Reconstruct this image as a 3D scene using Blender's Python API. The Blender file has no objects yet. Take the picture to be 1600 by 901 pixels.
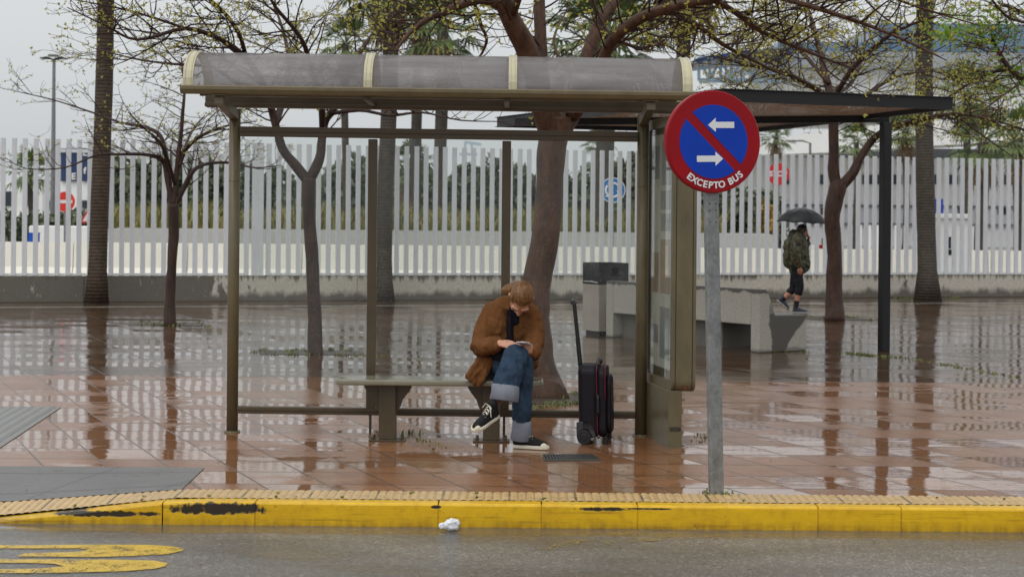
import bpy, bmesh, math, random
from mathutils import Vector, Matrix, noise
PI = math.pi
random.seed(7)
scene = bpy.context.scene
COL = scene.collection
# ------------------------------------------------------------------ camera model
F = 2666.7          # focal length in pixels of the 1600 px wide photograph
ROLL = 0.009
CAMZ = 1.65
HORIZ = 340.0
def W(px, py, Y):
    """world point seen at photo pixel (px, py) at distance Y"""
    u, v = px - 800.0, py - HORIZ
    c, s = math.cos(ROLL), math.sin(ROLL)
    u2, v2 = u * c + v * s, -u * s + v * c
    return Vector((u2 * Y / F, Y, CAMZ - v2 * Y / F))
def G(px, py, z=0.0):
    """point of the horizontal plane at height z seen at photo pixel"""
    u, v = px - 800.0, py - HORIZ
    c, s = math.cos(ROLL), math.sin(ROLL)
    u2, v2 = u * c + v * s, -u * s + v * c
    Y = (CAMZ - z) * F / v2
    return Vector((u2 * Y / F, Y, z))
cam_d = bpy.data.cameras.new('camera')
cam = bpy.data.objects.new('camera', cam_d)
COL.objects.link(cam)
scene.camera = cam
cam_d.sensor_width = 36.0
cam_d.lens = 36.0 * F / 1600.0
cam_d.shift_y = -(450.5 - HORIZ) / 1600.0
cam_d.clip_end = 5000
cam.matrix_world = Matrix.Translation((0, 0, CAMZ)) @ Matrix.Rotation(PI / 2, 4, 'X') @ Matrix.Rotation(ROLL, 4, 'Z')
cam_d.dof.use_dof = True
cam_d.dof.focus_distance = 12.5
cam_d.dof.aperture_fstop = 4.5

# ------------------------------------------------------------------ materials
def srgb(r, g, b):
    def f(c):
        c /= 255.0
        return c / 12.92 if c <= 0.04045 else ((c + 0.055) / 1.055) ** 2.4
    return (f(r), f(g), f(b), 1.0)
class NT:
    def __init__(s, name):
        s.m = bpy.data.materials.new(name)
        s.m.use_nodes = True
        s.t = s.m.node_tree
        s.b = s.t.nodes['Principled BSDF']
        s.out = s.t.nodes['Material Output']
    def n(s, typ, **kw):
        nd = s.t.nodes.new(typ)
        for k, v in kw.items():
            setattr(nd, k, v)
        return nd
    def link(s, a, b):
        s.t.links.new(a, b)
    def val(s, sock, v):
        if hasattr(v, 'is_linked') or isinstance(v, bpy.types.NodeSocket):
            s.link(v, sock)
        else:
            sock.default_value = v
    def math(s, op, a, b=0.0, c=None, clamp=False):
        nd = s.n('ShaderNodeMath', operation=op, use_clamp=clamp)
        s.val(nd.inputs[0], a); s.val(nd.inputs[1], b)
        if c is not None: s.val(nd.inputs[2], c)
        return nd.outputs[0]
    def vmath(s, op, a, b=None):
        nd = s.n('ShaderNodeVectorMath', operation=op)
        s.val(nd.inputs[0], a)
        if b is not None: s.val(nd.inputs[1], b)
        return nd.outputs[0]
    def mix(s, fac, a, b):
        nd = s.n('ShaderNodeMix', data_type='RGBA')
        s.val(nd.inputs[0], fac); s.val(nd.inputs[6], a); s.val(nd.inputs[7], b)
        return nd.outputs[2]
    def ramp(s, fac, lo, hi, a=0.0, b=1.0):
        nd = s.n('ShaderNodeMapRange', clamp=True)
        s.val(nd.inputs[0], fac)
        for i, v in enumerate((lo, hi, a, b)): s.val(nd.inputs[1 + i], v)
        return nd.outputs[0]
    def coord(s, kind='Object'):
        return s.n('ShaderNodeTexCoord').outputs[kind]
    def mapping(s, vec, scale=(1, 1, 1), loc=(0, 0, 0), rot=(0, 0, 0)):
        nd = s.n('ShaderNodeMapping')
        s.link(vec, nd.inputs[0])
        nd.inputs['Scale'].default_value = scale
        nd.inputs['Location'].default_value = loc
        nd.inputs['Rotation'].default_value = rot
        return nd.outputs[0]
    def noise(s, vec, scale, detail=3.0, rough=0.55):
        nd = s.n('ShaderNodeTexNoise')
        s.link(vec, nd.inputs['Vector'])
        nd.inputs['Scale'].default_value = scale
        nd.inputs['Detail'].default_value = detail
        nd.inputs['Roughness'].default_value = rough
        return nd.outputs['Fac']
    def bump(s, h, dist, strength=1.0, normal=None):
        nd = s.n('ShaderNodeBump')
        s.link(h, nd.inputs['Height'])
        nd.inputs['Distance'].default_value = dist
        nd.inputs['Strength'].default_value = strength
        if normal is not None: s.link(normal, nd.inputs['Normal'])
        return nd.outputs[0]
    def set(s, **kw):
        for k, v in kw.items():
            s.val(s.b.inputs[k.replace('_', ' ')], v)
def mul(c, k):
    return (min(1, c[0] * k), min(1, c[1] * k), min(1, c[2] * k), 1)
def mat(name, col, rough=0.5, metal=0.0, var=0.15, vscale=6.0, bump=0.0, bscale=60.0, stretch=(1, 1, 1), spec=0.5, rvar=0.1):
    t = NT(name)
    co = t.mapping(t.coord(), stretch)
    nz = t.noise(co, vscale, 5.0, 0.62)
    f = t.ramp(nz, 0.25, 0.75)
    t.set(Base_Color=t.mix(f, mul(col, 1 - var), mul(col, 1 + var)), Metallic=metal)
    t.set(Roughness=t.ramp(nz, 0.3, 0.7, max(0.02, rough - rvar), min(1, rough + rvar)))
    t.b.inputs['Specular IOR Level'].default_value = spec
    if bump > 0:
        t.set(Normal=t.bump(t.noise(co, bscale, 4.0), bump))
    return t.m

# ------------------------------------------------------------------ mesh builder
class MB:
    def __init__(s):
        s.v = []; s.f = []; s.mi = []
    def add(s, vs, fs, m=0):
        o = len(s.v)
        s.v += [tuple(x) for x in vs]
        for f in fs:
            s.f.append(tuple(i + o for i in f)); s.mi.append(m)
    def box(s, c, size, m=0, rz=0.0, mtx=None):
        x, y, z = size[0] / 2, size[1] / 2, size[2] / 2
        vs = [Vector((i, j, k)) for k in (-z, z) for j in (-y, y) for i in (-x, x)]
        if mtx is not None: vs = [mtx @ v for v in vs]
        if rz:
            R = Matrix.Rotation(rz, 3, 'Z'); vs = [R @ v for v in vs]
        c = Vector(c)
        s.add([v + c for v in vs], [(0, 2, 3, 1), (4, 5, 7, 6), (0, 1, 5, 4), (2, 6, 7, 3), (0, 4, 6, 2), (1, 3, 7, 5)], m)
    def box2(s, lo, hi, m=0):
        lo, hi = Vector(lo), Vector(hi)
        s.box((lo + hi) / 2, hi - lo, m)
    def beam(s, a, b, w, h, m=0):
        """box from a to b, w across horizontally, h vertically"""
        a, b = Vector(a), Vector(b)
        d = (b - a); L = d.length; d.normalize()
        up = Vector((0, 0, 1)) if abs(d.z) < 0.95 else Vector((0, 1, 0))
        sd = d.cross(up).normalized(); u = sd.cross(d)
        M = Matrix((d, sd, u)).transposed()
        s.box((a + b) / 2, (L, w, h), m, mtx=M)
    def tube(s, pts, rads, n=8, m=0, cap=True, squash=None):
        pts = [Vector(p) for p in pts]
        if not isinstance(rads, (list, tuple)): rads = [rads] * len(pts)
        t0 = (pts[1] - pts[0]).normalized()
        ref = Vector((0, 0, 1)) if abs(t0.z) < 0.9 else Vector((1, 0, 0))
        sd = t0.cross(ref).normalized()
        vs = []
        for i, p in enumerate(pts):
            if i == 0: t = pts[1] - pts[0]
            elif i == len(pts) - 1: t = pts[-1] - pts[-2]
            else: t = pts[i + 1] - pts[i - 1]
            if t.length < 1e-9: t = t0.copy()
            t.normalize()
            sd = sd - t * sd.dot(t)
            if sd.length < 1e-6: sd = t.orthogonal()
            sd.normalize()
            u = t.cross(sd)
            for k in range(n):
                a = 2 * PI * k / n
                vs.append(p + (sd * math.cos(a) + u * math.sin(a)) * rads[i])
        fs = []
        for i in range(len(pts) - 1):
            for k in range(n):
                a = i * n + k; b = i * n + (k + 1) % n
                fs.append((a, b, b + n, a + n))
        if cap:
            fs.append(tuple(reversed(range(n))))
            o = (len(pts) - 1) * n
            fs.append(tuple(range(o, o + n)))
        s.add(vs, fs, m)
    def capsule(s, pts, rads, n=12, m=0):
        """tube with rounded ends, for blobs"""
        pts = [Vector(p) for p in pts]; rads = list(rads)
        d0 = (pts[0] - pts[1]).normalized(); d1 = (pts[-1] - pts[-2]).normalized()
        P, R = [], []
        for k in (0.98, 0.8, 0.5):
            P.append(pts[0] + d0 * rads[0] * k); R.append(rads[0] * math.sqrt(1 - k * k))
        P += pts; R += rads
        for k in (0.5, 0.8, 0.98):
            P.append(pts[-1] + d1 * rads[-1] * k); R.append(rads[-1] * math.sqrt(1 - k * k))
        s.tube(P, R, n, m)
    def ellipsoid(s, c, r, n=16, m=0, mtx=None):
        c = Vector(c); vs = []; k = n // 2
        for i in range(k + 1):
            th = PI * i / k
            for j in range(n):
                ph = 2 * PI * j / n
                v = Vector((r[0] * math.sin(th) * math.cos(ph), r[1] * math.sin(th) * math.sin(ph), r[2] * math.cos(th)))
                if mtx is not None: v = mtx @ v
                vs.append(c + v)
        fs = []
        for i in range(k):
            for j in range(n):
                a = i * n + j; b = i * n + (j + 1) % n
                fs.append((a, a + n, b + n, b))
        s.add(vs, fs, m)
    def prism(s, poly, ext, m=0):
        """polygon (3D points) extruded by vector ext"""
        ext = Vector(ext); n = len(poly)
        vs = [Vector(p) for p in poly] + [Vector(p) + ext for p in poly]
        nrm = Vector((0, 0, 0))
        for i in range(n): nrm += vs[i].cross(vs[(i + 1) % n])
        fs = [tuple(range(n)), tuple(reversed(range(n, 2 * n)))] + [(i, i + n, (i + 1) % n + n, (i + 1) % n) for i in range(n)]
        if nrm.dot(ext) > 0: fs = [tuple(reversed(f)) for f in fs]
        s.add(vs, fs, m)
    def quad(s, a, b, c, d, m=0):
        s.add([a, b, c, d], [(0, 1, 2, 3)], m)
    def mesh(s, name, smooth=False):
        me = bpy.data.meshes.new(name)
        me.from_pydata([tuple(v) for v in s.v], [], s.f)
        me.polygons.foreach_set('material_index', s.mi)
        if smooth: me.polygons.foreach_set('use_smooth', [True] * len(s.f))
        me.update()
        return me
def link(name, me, mats, parent=None, local=False, bevel=0.0):
    o = bpy.data.objects.new(name, me)
    for m in (mats if isinstance(mats, (list, tuple)) else [mats]):
        me.materials.append(m)
    COL.objects.link(o)
    if parent is not None:
        o.parent = parent
        if not local:
            off = root_off(parent)
            for v in me.vertices: v.co -= off
    if bevel > 0:
        b = o.modifiers.new('bevel', 'BEVEL'); b.width = bevel; b.segments = 2; b.limit_method = 'ANGLE'; b.harden_normals = False
    return o
def root_off(o):
    r = Vector((0, 0, 0))
    while o is not None:
        r += o.location; o = o.parent
    return r
def put(name, mb, mats, parent=None, smooth=False, local=False, bevel=0.0):
    return link(name, mb.mesh(name, smooth), mats, parent, local, bevel)
def tag(o, label, cat, group=None):
    o['label'] = label; o['category'] = cat
    if group: o['group'] = group
    return o
def thing(name, label, cat, loc=(0, 0, 0), group=None):
    o = bpy.data.objects.new(name, None)
    o.empty_display_size = 0.2
    COL.objects.link(o); o.location = loc
    return tag(o, label, cat, group)
def struct(name, mb, mats, kind='structure', smooth=False):
    o = put(name, mb, mats, smooth=smooth); o['kind'] = kind
    return o
def recenter(o):
    """move a single-mesh thing's origin to the middle of its base"""
    vs = [v.co for v in o.data.vertices]
    c = Vector(((min(v.x for v in vs) + max(v.x for v in vs)) / 2, (min(v.y for v in vs) + max(v.y for v in vs)) / 2, min(v.z for v in vs)))
    for v in o.data.vertices: v.co -= c
    o.location = c
    return o
def copy_tree(o, parent=None):
    c = o.copy(); COL.objects.link(c)
    if parent is not None: c.parent = parent
    for ch in list(o.children): copy_tree(ch, c)
    return c
def blob(name, chains, mats, parent, voxel=0.008, iters=5, ell=(), wrinkle=0.0, wscale=9.0, stretch=(1, 1, 1), cut=None, factor=0.5):
    """tapered capsules and ellipsoids fused to one skin; world coordinates"""
    mb = MB()
    for pts, rads in chains: mb.capsule(pts, rads)
    for e in ell: mb.ellipsoid(*e)
    me = mb.mesh(name)
    t = bpy.data.objects.new(name + '_build', me); COL.objects.link(t)
    r = t.modifiers.new('r', 'REMESH'); r.mode = 'VOXEL'; r.voxel_size = voxel; r.use_smooth_shade = True
    s = t.modifiers.new('s', 'SMOOTH'); s.factor = factor; s.iterations = iters
    dg = bpy.context.evaluated_depsgraph_get(); dg.update()
    new = bpy.data.meshes.new_from_object(t.evaluated_get(dg))
    bpy.data.objects.remove(t); bpy.data.meshes.remove(me)
    new.name = name
    if wrinkle > 0:
        nrm = [v.normal.copy() for v in new.vertices]
        for v, nv_ in zip(new.vertices, nrm):
            p = Vector((v.co.x * stretch[0], v.co.y * stretch[1], v.co.z * stretch[2])) * wscale
            d = noise.fractal(p, 0.8, 2.0, 3)
            d = 1 - 2.2 * abs(d)
            v.co += nv_ * d * wrinkle
    if cut is not None:
        bm = bmesh.new(); bm.from_mesh(new)
        bmesh.ops.delete(bm, geom=[v for v in bm.verts if cut(v.co)], context='VERTS')
        bm.to_mesh(new); bm.free()
    new.polygons.foreach_set('use_smooth', [True] * len(new.polygons))
    return link(name, new, mats, parent)
def text_mesh(mb, txt, size, M, m=0, bold=0.0, depth=0.002, align='CENTER'):
    cu = bpy.data.curves.new('t', 'FONT'); cu.body = txt; cu.size = size
    cu.extrude = depth; cu.offset = bold; cu.align_x = align; cu.align_y = 'CENTER'; cu.resolution_u = 3
    o = bpy.data.objects.new('t', cu); COL.objects.link(o)
    dg = bpy.context.evaluated_depsgraph_get(); dg.update()
    me = o.evaluated_get(dg).to_mesh()
    mb.add([M @ v.co for v in me.vertices], [tuple(p.vertices) for p in me.polygons], m)
    bpy.data.objects.remove(o); bpy.data.curves.remove(cu)
def frame(origin, x, y, z):
    M = Matrix((x, y, z)).transposed().to_4x4(); M.translation = origin
    return M
# ------------------------------------------------------------------ sky and light
world = bpy.data.worlds.new('World'); scene.world = world
world.use_nodes = True
wt = world.node_tree; wn = wt.nodes; wl = wt.links
SUN_EL, SUN_AZ = math.radians(58), math.radians(215)
sky = wn.new('ShaderNodeTexSky'); sky.sky_type = 'NISHITA'; sky.sun_disc = False
sky.sun_elevation = SUN_EL; sky.sun_rotation = SUN_AZ; sky.dust_density = 6.0; sky.air_density = 1.5
hs = wn.new('ShaderNodeHueSaturation'); hs.inputs['Saturation'].default_value = 0.12
wl.new(sky.outputs[0], hs.inputs['Color'])
bg = wn['Background']; bg.inputs['Strength'].default_value = 0.05
wl.new(hs.outputs[0], bg.inputs['Color'])
geo = wn.new('ShaderNodeTexCoord'); sep = wn.new('ShaderNodeSeparateXYZ')
wl.new(geo.outputs['Generated'], sep.inputs[0])
# thick cloud cover: paler towards the zenith, uneven
mp = wn.new('ShaderNodeMapping'); mp.inputs['Scale'].default_value = (1.2, 1.2, 4.0)
nz = wn.new('ShaderNodeTexNoise'); nz.inputs['Scale'].default_value = 1.6; nz.inputs['Detail'].default_value = 5
wl.new(geo.outputs['Generated'], mp.inputs[0]); wl.new(mp.outputs[0], nz.inputs['Vector'])
ad = wn.new('ShaderNodeMath'); ad.operation = 'MULTIPLY_ADD'
ad.inputs[1].default_value = 0.25; wl.new(nz.outputs['Fac'], ad.inputs[0]); wl.new(sep.outputs['Z'], ad.inputs[2])
cr = wn.new('ShaderNodeValToRGB'); wl.new(ad.outputs[0], cr.inputs[0])
cr.color_ramp.elements[0].position = 0.02; cr.color_ramp.elements[0].color = (0.57, 0.60, 0.62, 1)
cr.color_ramp.elements[1].position = 0.95; cr.color_ramp.elements[1].color = (0.72, 0.735, 0.745, 1)
bg2 = wn.new('ShaderNodeBackground'); bg2.inputs['Strength'].default_value = 0.87
wl.new(cr.outputs[0], bg2.inputs['Color'])
ash = wn.new('ShaderNodeAddShader'); wl.new(bg.outputs[0], ash.inputs[0]); wl.new(bg2.outputs[0], ash.inputs[1])
wl.new(ash.outputs[0], wn['World Output'].inputs['Surface'])
sd = bpy.data.lights.new('sun', 'SUN'); sd.energy = 0.5; sd.angle = math.radians(80); sd.color = (1.0, 0.96, 0.9)
sun = bpy.data.objects.new('sun', sd); COL.objects.link(sun)
dirv = Vector((math.sin(SUN_AZ) * math.cos(SUN_EL), math.cos(SUN_AZ) * math.cos(SUN_EL), math.sin(SUN_EL)))
sun.rotation_euler = dirv.to_track_quat('Z', 'Y').to_euler(); sun.location = dirv * 30
vs_ = scene.view_settings
vs_.view_transform = 'Standard'; vs_.look = 'None'; vs_.exposure = 0.08; vs_.gamma = 1.0; vs_.use_curve_mapping = False

# ------------------------------------------------------------------ ground
KY = 9.84            # front face of the kerb
ROADZ = -0.135
def sstep(x):
    x = max(0.0, min(1.0, x)); return x * x * (3 - 2 * x)
def drop(x):
    return 0.128 * max(0.0, min(1.0, (-1.93 - x) / 1.10))
def gz(x, y):
    """pavement height: flat, falling to the road at the dropped kerb on the left"""
    return -drop(x) * max(0.0, min(1.0, (11.15 - y) / (11.15 - KY)))

def pave_material():
    t = NT('wet_paving')
    co = t.coord()
    sp = t.n('ShaderNodeSeparateXYZ'); t.link(co, sp.inputs[0])
    X, Y = sp.outputs[0], sp.outputs[1]
    far = t.ramp(Y, 17.4, 17.5)
    # sheared slab grid, larger slabs behind
    w = t.ramp(far, 0, 1, 0.41, 0.8)
    u = t.math('DIVIDE', t.math('ADD', X, t.math('MULTIPLY', Y, 0.42)), w)
    v = t.math('DIVIDE', Y, 0.5)
    fu, fv = t.math('FRACT', u), t.math('FRACT', v)
    du = t.math('MULTIPLY', t.math('MINIMUM', fu, t.math('SUBTRACT', 1.0, fu)), w)
    dv = t.math('MULTIPLY', t.math('MINIMUM', fv, t.math('SUBTRACT', 1.0, fv)), 0.5)
    wob = t.noise(co, 7.0, 3.0)
    dj = t.math('ADD', t.math('MINIMUM', du, t.math('MULTIPLY', dv, 0.8)), t.math('MULTIPLY', t.math('SUBTRACT', wob, 0.5), 0.006))
    joint = t.ramp(dj, 0.0035, 0.009, 1.0, 0.0)
    cell = t.n('ShaderNodeCombineXYZ'); t.link(t.math('FLOOR', u), cell.inputs[0]); t.link(t.math('FLOOR', v), cell.inputs[1])
    wnz = t.n('ShaderNodeTexWhiteNoise', noise_dimensions='2D'); t.link(cell.outputs[0], wnz.inputs['Vector'])
    rc = wnz.outputs['Color']; rv = wnz.outputs['Value']
    big = t.noise(t.mapping(co, (0.5, 0.9, 1)), 0.9, 4.0, 0.6)
    fine = t.noise(co, 24.0, 6.0, 0.65)
    mid = t.noise(t.mapping(co, (1, 1.5, 1)), 3.2, 5.0, 0.6)
    # colour
    ca = t.mix(t.ramp(rv, 0.0, 1.0), srgb(124, 80, 50), srgb(166, 114, 74))
    cb = t.mix(t.ramp(mid, 0.35, 0.7), ca, srgb(148, 106, 72))
    cf = t.mix(t.ramp(mid, 0.3, 0.7), srgb(66, 50, 35), srgb(100, 78, 56))
    c = t.mix(far, cb, cf)
    c = t.mix(t.ramp(fine, 0.35, 0.75, 0.0, 0.35), c, srgb(88, 62, 50))
    # pale worn slabs
    c = t.mix(t.math('MULTIPLY', t.ramp(big, 0.5, 0.66), 0.35), c, srgb(168, 132, 104))
    c = t.mix(t.math('MULTIPLY', joint, 0.9), c, srgb(40, 33, 26))
    # water film: standing water where it collects, thin film elsewhere
    pv = t.math('ADD', t.math('MULTIPLY', big, 0.75), t.math('MULTIPLY', mid, 0.25))
    pv = t.math('ADD', pv, t.math('MULTIPLY', far, 0.02))
    pv = t.math('ADD', pv, t.math('MULTIPLY', t.math('SUBTRACT', rv, 0.5), 0.24))
    pv = t.math('ADD', pv, t.math('MULTIPLY', t.math('SUBTRACT', t.noise(co, 9.0, 4.0, 0.65), 0.5), 0.10))
    pud = t.ramp(pv, 0.46, 0.495)
    pud_n = t.math('MULTIPLY', pud, t.math('SUBTRACT', 1.0, t.math('MULTIPLY', joint, 0.9)))
    r_dry = t.math('ADD', t.ramp(far, 0, 1, 0.20, 0.12), t.math('MULTIPLY', t.math('SUBTRACT', fine, 0.5), 0.10))
    rough = t.n('ShaderNodeMix', data_type='FLOAT')
    t.link(pud_n, rough.inputs[0]); t.link(r_dry, rough.inputs[2]); rough.inputs[3].default_value = 0.018
    t.set(Roughness=rough.outputs[0])
    c = t.mix(t.math('MULTIPLY', pud_n, 0.25), c, srgb(86, 52, 32))
    t.set(Base_Color=c)
    t.set(IOR=t.math('ADD', 1.36, t.math('MULTIPLY', pud_n, t.ramp(far, 0, 1, 0.36, 0.22))))
    # each slab leans a little its own way
    g = t.n('ShaderNodeNewGeometry')
    tilt = t.vmath('SUBTRACT', rc, (0.5, 0.5, 0.5))
    sc_ = t.n('ShaderNodeVectorMath', operation='MULTIPLY'); t.link(tilt, sc_.inputs[0]); sc_.inputs[1].default_value = (0.018, 0.026, 0.0)
    nrm = t.vmath('NORMALIZE', t.vmath('ADD', g.outputs['Normal'], sc_.outputs[0]))
    wav = t.noise(t.mapping(co, (1.0, 1.6, 1)), 3.0, 2.0, 0.5)
    b1 = t.bump(wav, 0.0013, 1.0, nrm)
    rip = t.noise(t.mapping(co, (1.0, 2.2, 1)), 13.0, 2.0, 0.5)
    strk = t.noise(t.mapping(co, (0.35, 3.2, 1)), 2.4, 4.0, 0.6)
    b1 = t.bump(t.math('MULTIPLY', strk, t.math('ADD', t.math('MULTIPLY', far, 0.8), 0.2)), 0.0016, 1.0, b1)
    fin = t.noise(t.mapping(co, (0.8, 3.0, 1)), 7.0, 3.0, 0.6)
    b1 = t.bump(fin, 0.00045, 1.0, b1)
    b2 = t.bump(rip, 0.00014, 1.0, b1)
    grain = t.math('MULTIPLY', t.math('SUBTRACT', fine, t.math('MULTIPLY', joint, 1.2)), t.math('SUBTRACT', 1.0, t.math('MULTIPLY', pud_n, 0.93)))
    b3 = t.bump(grain, 0.0016, 0.8, b2)
    t.set(Normal=b3)
    return t.m
M_pave = pave_material()

def asphalt_material():
    t = NT('wet_asphalt')
    co = t.coord()
    sp = t.n('ShaderNodeSeparateXYZ'); t.link(co, sp.inputs[0])
    Y = sp.outputs[1]
    agg = t.n('ShaderNodeTexVoronoi'); t.link(co, agg.inputs['Vector']); agg.inputs['Scale'].default_value = 75
    a2 = t.noise(co, 42, 5.0, 0.8)
    big = t.noise(t.mapping(co, (0.6, 1.4, 1)), 1.3, 4.0)
    c = t.mix(t.ramp(a2, 0.3, 0.72), srgb(70, 69, 68), srgb(132, 130, 126))
    sepc = t.n('ShaderNodeSeparateColor'); t.link(agg.outputs['Color'], sepc.inputs[0])
    c = t.mix(t.ramp(sepc.outputs[0], 0.84, 0.95, 0.0, 0.55), c, srgb(176, 168, 156))
    c = t.mix(t.ramp(big, 0.4, 0.62, 0.0, 0.55), c, srgb(66, 63, 60))
    wl_ = t.math('ADD', Y, t.math('MULTIPLY', t.math('SUBTRACT', t.noise(t.mapping(co, (1, 0.3, 1)), 2.2, 4.0), 0.5), 0.22))
    gut = t.ramp(wl_, 9.56, 9.66)
    t.set(Base_Color=t.mix(t.math('MULTIPLY', gut, 0.4), c, srgb(60, 54, 46)))
    pud = t.math('MAXIMUM', gut, t.ramp(big, 0.56, 0.66, 0.0, 0.55))
    rg = t.n('ShaderNodeMix', data_type='FLOAT'); t.link(pud, rg.inputs[0]); rg.inputs[2].default_value = 0.28; rg.inputs[3].default_value = 0.03
    t.set(Roughness=rg.outputs[0])
    h = t.math('MULTIPLY', t.math('ADD', a2, t.math('MULTIPLY', agg.outputs['Distance'], 0.5)), t.math('SUBTRACT', 1.0, t.math('MULTIPLY', pud, 0.97)))
    b1 = t.bump(t.noise(co, 8.0, 2.0), 0.0006, 1.0)
    t.set(Normal=t.bump(h, 0.006, 0.8, b1))
    return t.m
M_road = asphalt_material()
M_ground = mat('distant_ground', srgb(120, 118, 114), 0.5, var=0.12, vscale=0.3)

def grid(mb, xs, ys, zf, m=0):
    o = len(mb.v)
    for y in ys:
        for x in xs: mb.v.append((x, y, zf(x, y)))
    n = len(xs)
    for j in range(len(ys) - 1):
        for i in range(n - 1):
            a = o + j * n + i
            mb.f.append((a, a + 1, a + n + 1, a + n)); mb.mi.append(m)
mb = MB(); mb.quad((-2500, -300, -0.4), (2500, -300, -0.4), (2500, 3000, -0.4), (-2500, 3000, -0.4)); struct('ground', mb, M_ground)
mb = MB(); grid(mb, [-90, -3.5, 0, 3.5, 90], [-30, 5, KY + 0.06], lambda x, y: ROADZ); struct('road', mb, M_road)
xs = [-90, -30, -12, -6] + [-4 + 0.1 * i for i in range(24)] + [-1.6, 0, 2, 6, 12, 30, 90]
ys = [10.262] + [10.4 + 0.1 * i for i in range(9)] + [14, 17.45, 25, 32, 40]
mb = MB(); grid(mb, xs, ys, gz); struct('pavement', mb, M_pave)
# port road beyond the fence
M_port = mat('port_road_concrete', srgb(150, 148, 142), 0.35, var=0.12, vscale=0.5)
mb = MB()
def fence_y(x): return 31.6 + (x + 9.48) * 0.3065
mb.quad((-90, 40, 0.004), (90, 40, 0.004), (400, 900, 0.0), (-400, 900, 0.0)); struct('port_road', mb, M_port)

# pale channel of flush slabs in front of the fence wall
M_channel = mat('pale_channel_slab', srgb(176, 172, 164), 0.08, var=0.1, vscale=3, bump=0.0004, bscale=20)
mb = MB()
a, b = G(-400, 481.5), G(2000, 471)
nv = Vector((0.293, -0.956, 0))
mb.quad(a + Vector((0, 0, .004)), a + nv * 0.0 + Vector((0.0, -0.34, .004)), b + Vector((0, -0.34, .004)), b + Vector((0, 0, .004)))
mb.f[-1] = tuple(reversed(mb.f[-1])) if False else mb.f[-1]
struct('channel_path', mb, M_channel)

# tactile strip along the kerb: ridged cream tiles
def tactile_material():
    t = NT('cream_ridged_tile')
    co = t.coord()
    n1 = t.noise(co, 9.0, 5.0, 0.65); n2 = t.noise(co, 60.0, 3.0)
    c = t.mix(t.ramp(n1, 0.3, 0.7), srgb(186, 152, 98), srgb(208, 176, 122))
    c = t.mix(t.ramp(n2, 0.55, 0.8, 0.0, 0.5), c, srgb(120, 92, 60))
    sp = t.n('ShaderNodeSeparateXYZ'); t.link(co, sp.inputs[0])
    fx = t.math('FRACT', t.math('DIVIDE', t.math('ADD', sp.outputs[0], t.math('MULTIPLY', sp.outputs[1], 0.0)), 0.392))
    j = t.math('MULTIPLY', t.ramp(t.math('ABSOLUTE', t.math('SUBTRACT', fx, 0.5)), 0.474, 0.49), t.ramp(t.noise(co, 5.0), 0.4, 0.55, 0.3, 1.0))
    c = t.mix(j, c, srgb(66, 66, 38))
    gr = t.math('ABSOLUTE', t.math('SINE', t.math('MULTIPLY', sp.outputs[0], PI / 0.049)))
    c = t.mix(t.math('MULTIPLY', t.ramp(gr, 0.1, 0.4, 0.55, 0.0), t.ramp(n1, 0.3, 0.6, 0.4, 1.0)), c, srgb(110, 88, 54))
    t.set(Base_Color=c, Roughness=t.ramp(n1, 0.3, 0.7, 0.22, 0.42), Normal=t.bump(n2, 0.0008))
    return t.m
M_tact = tactile_material()
mb = MB()
P_R = 0.049
xs = []
x = -9.0
while x < 9.0:
    for k in range(8): xs.append(x + P_R * k / 8)
    x += P_R
def ridge(x, y):
    s = abs(math.sin(PI * (x - 0.0) / P_R)) ** 0.55
    return gz(x, y) + 0.008 * s - 0.004
o = len(mb.v)
grid(mb, xs, [KY + 0.115, KY + 0.422], ridge)
struct('tactile_paving', mb, M_tact, smooth=True)

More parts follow.
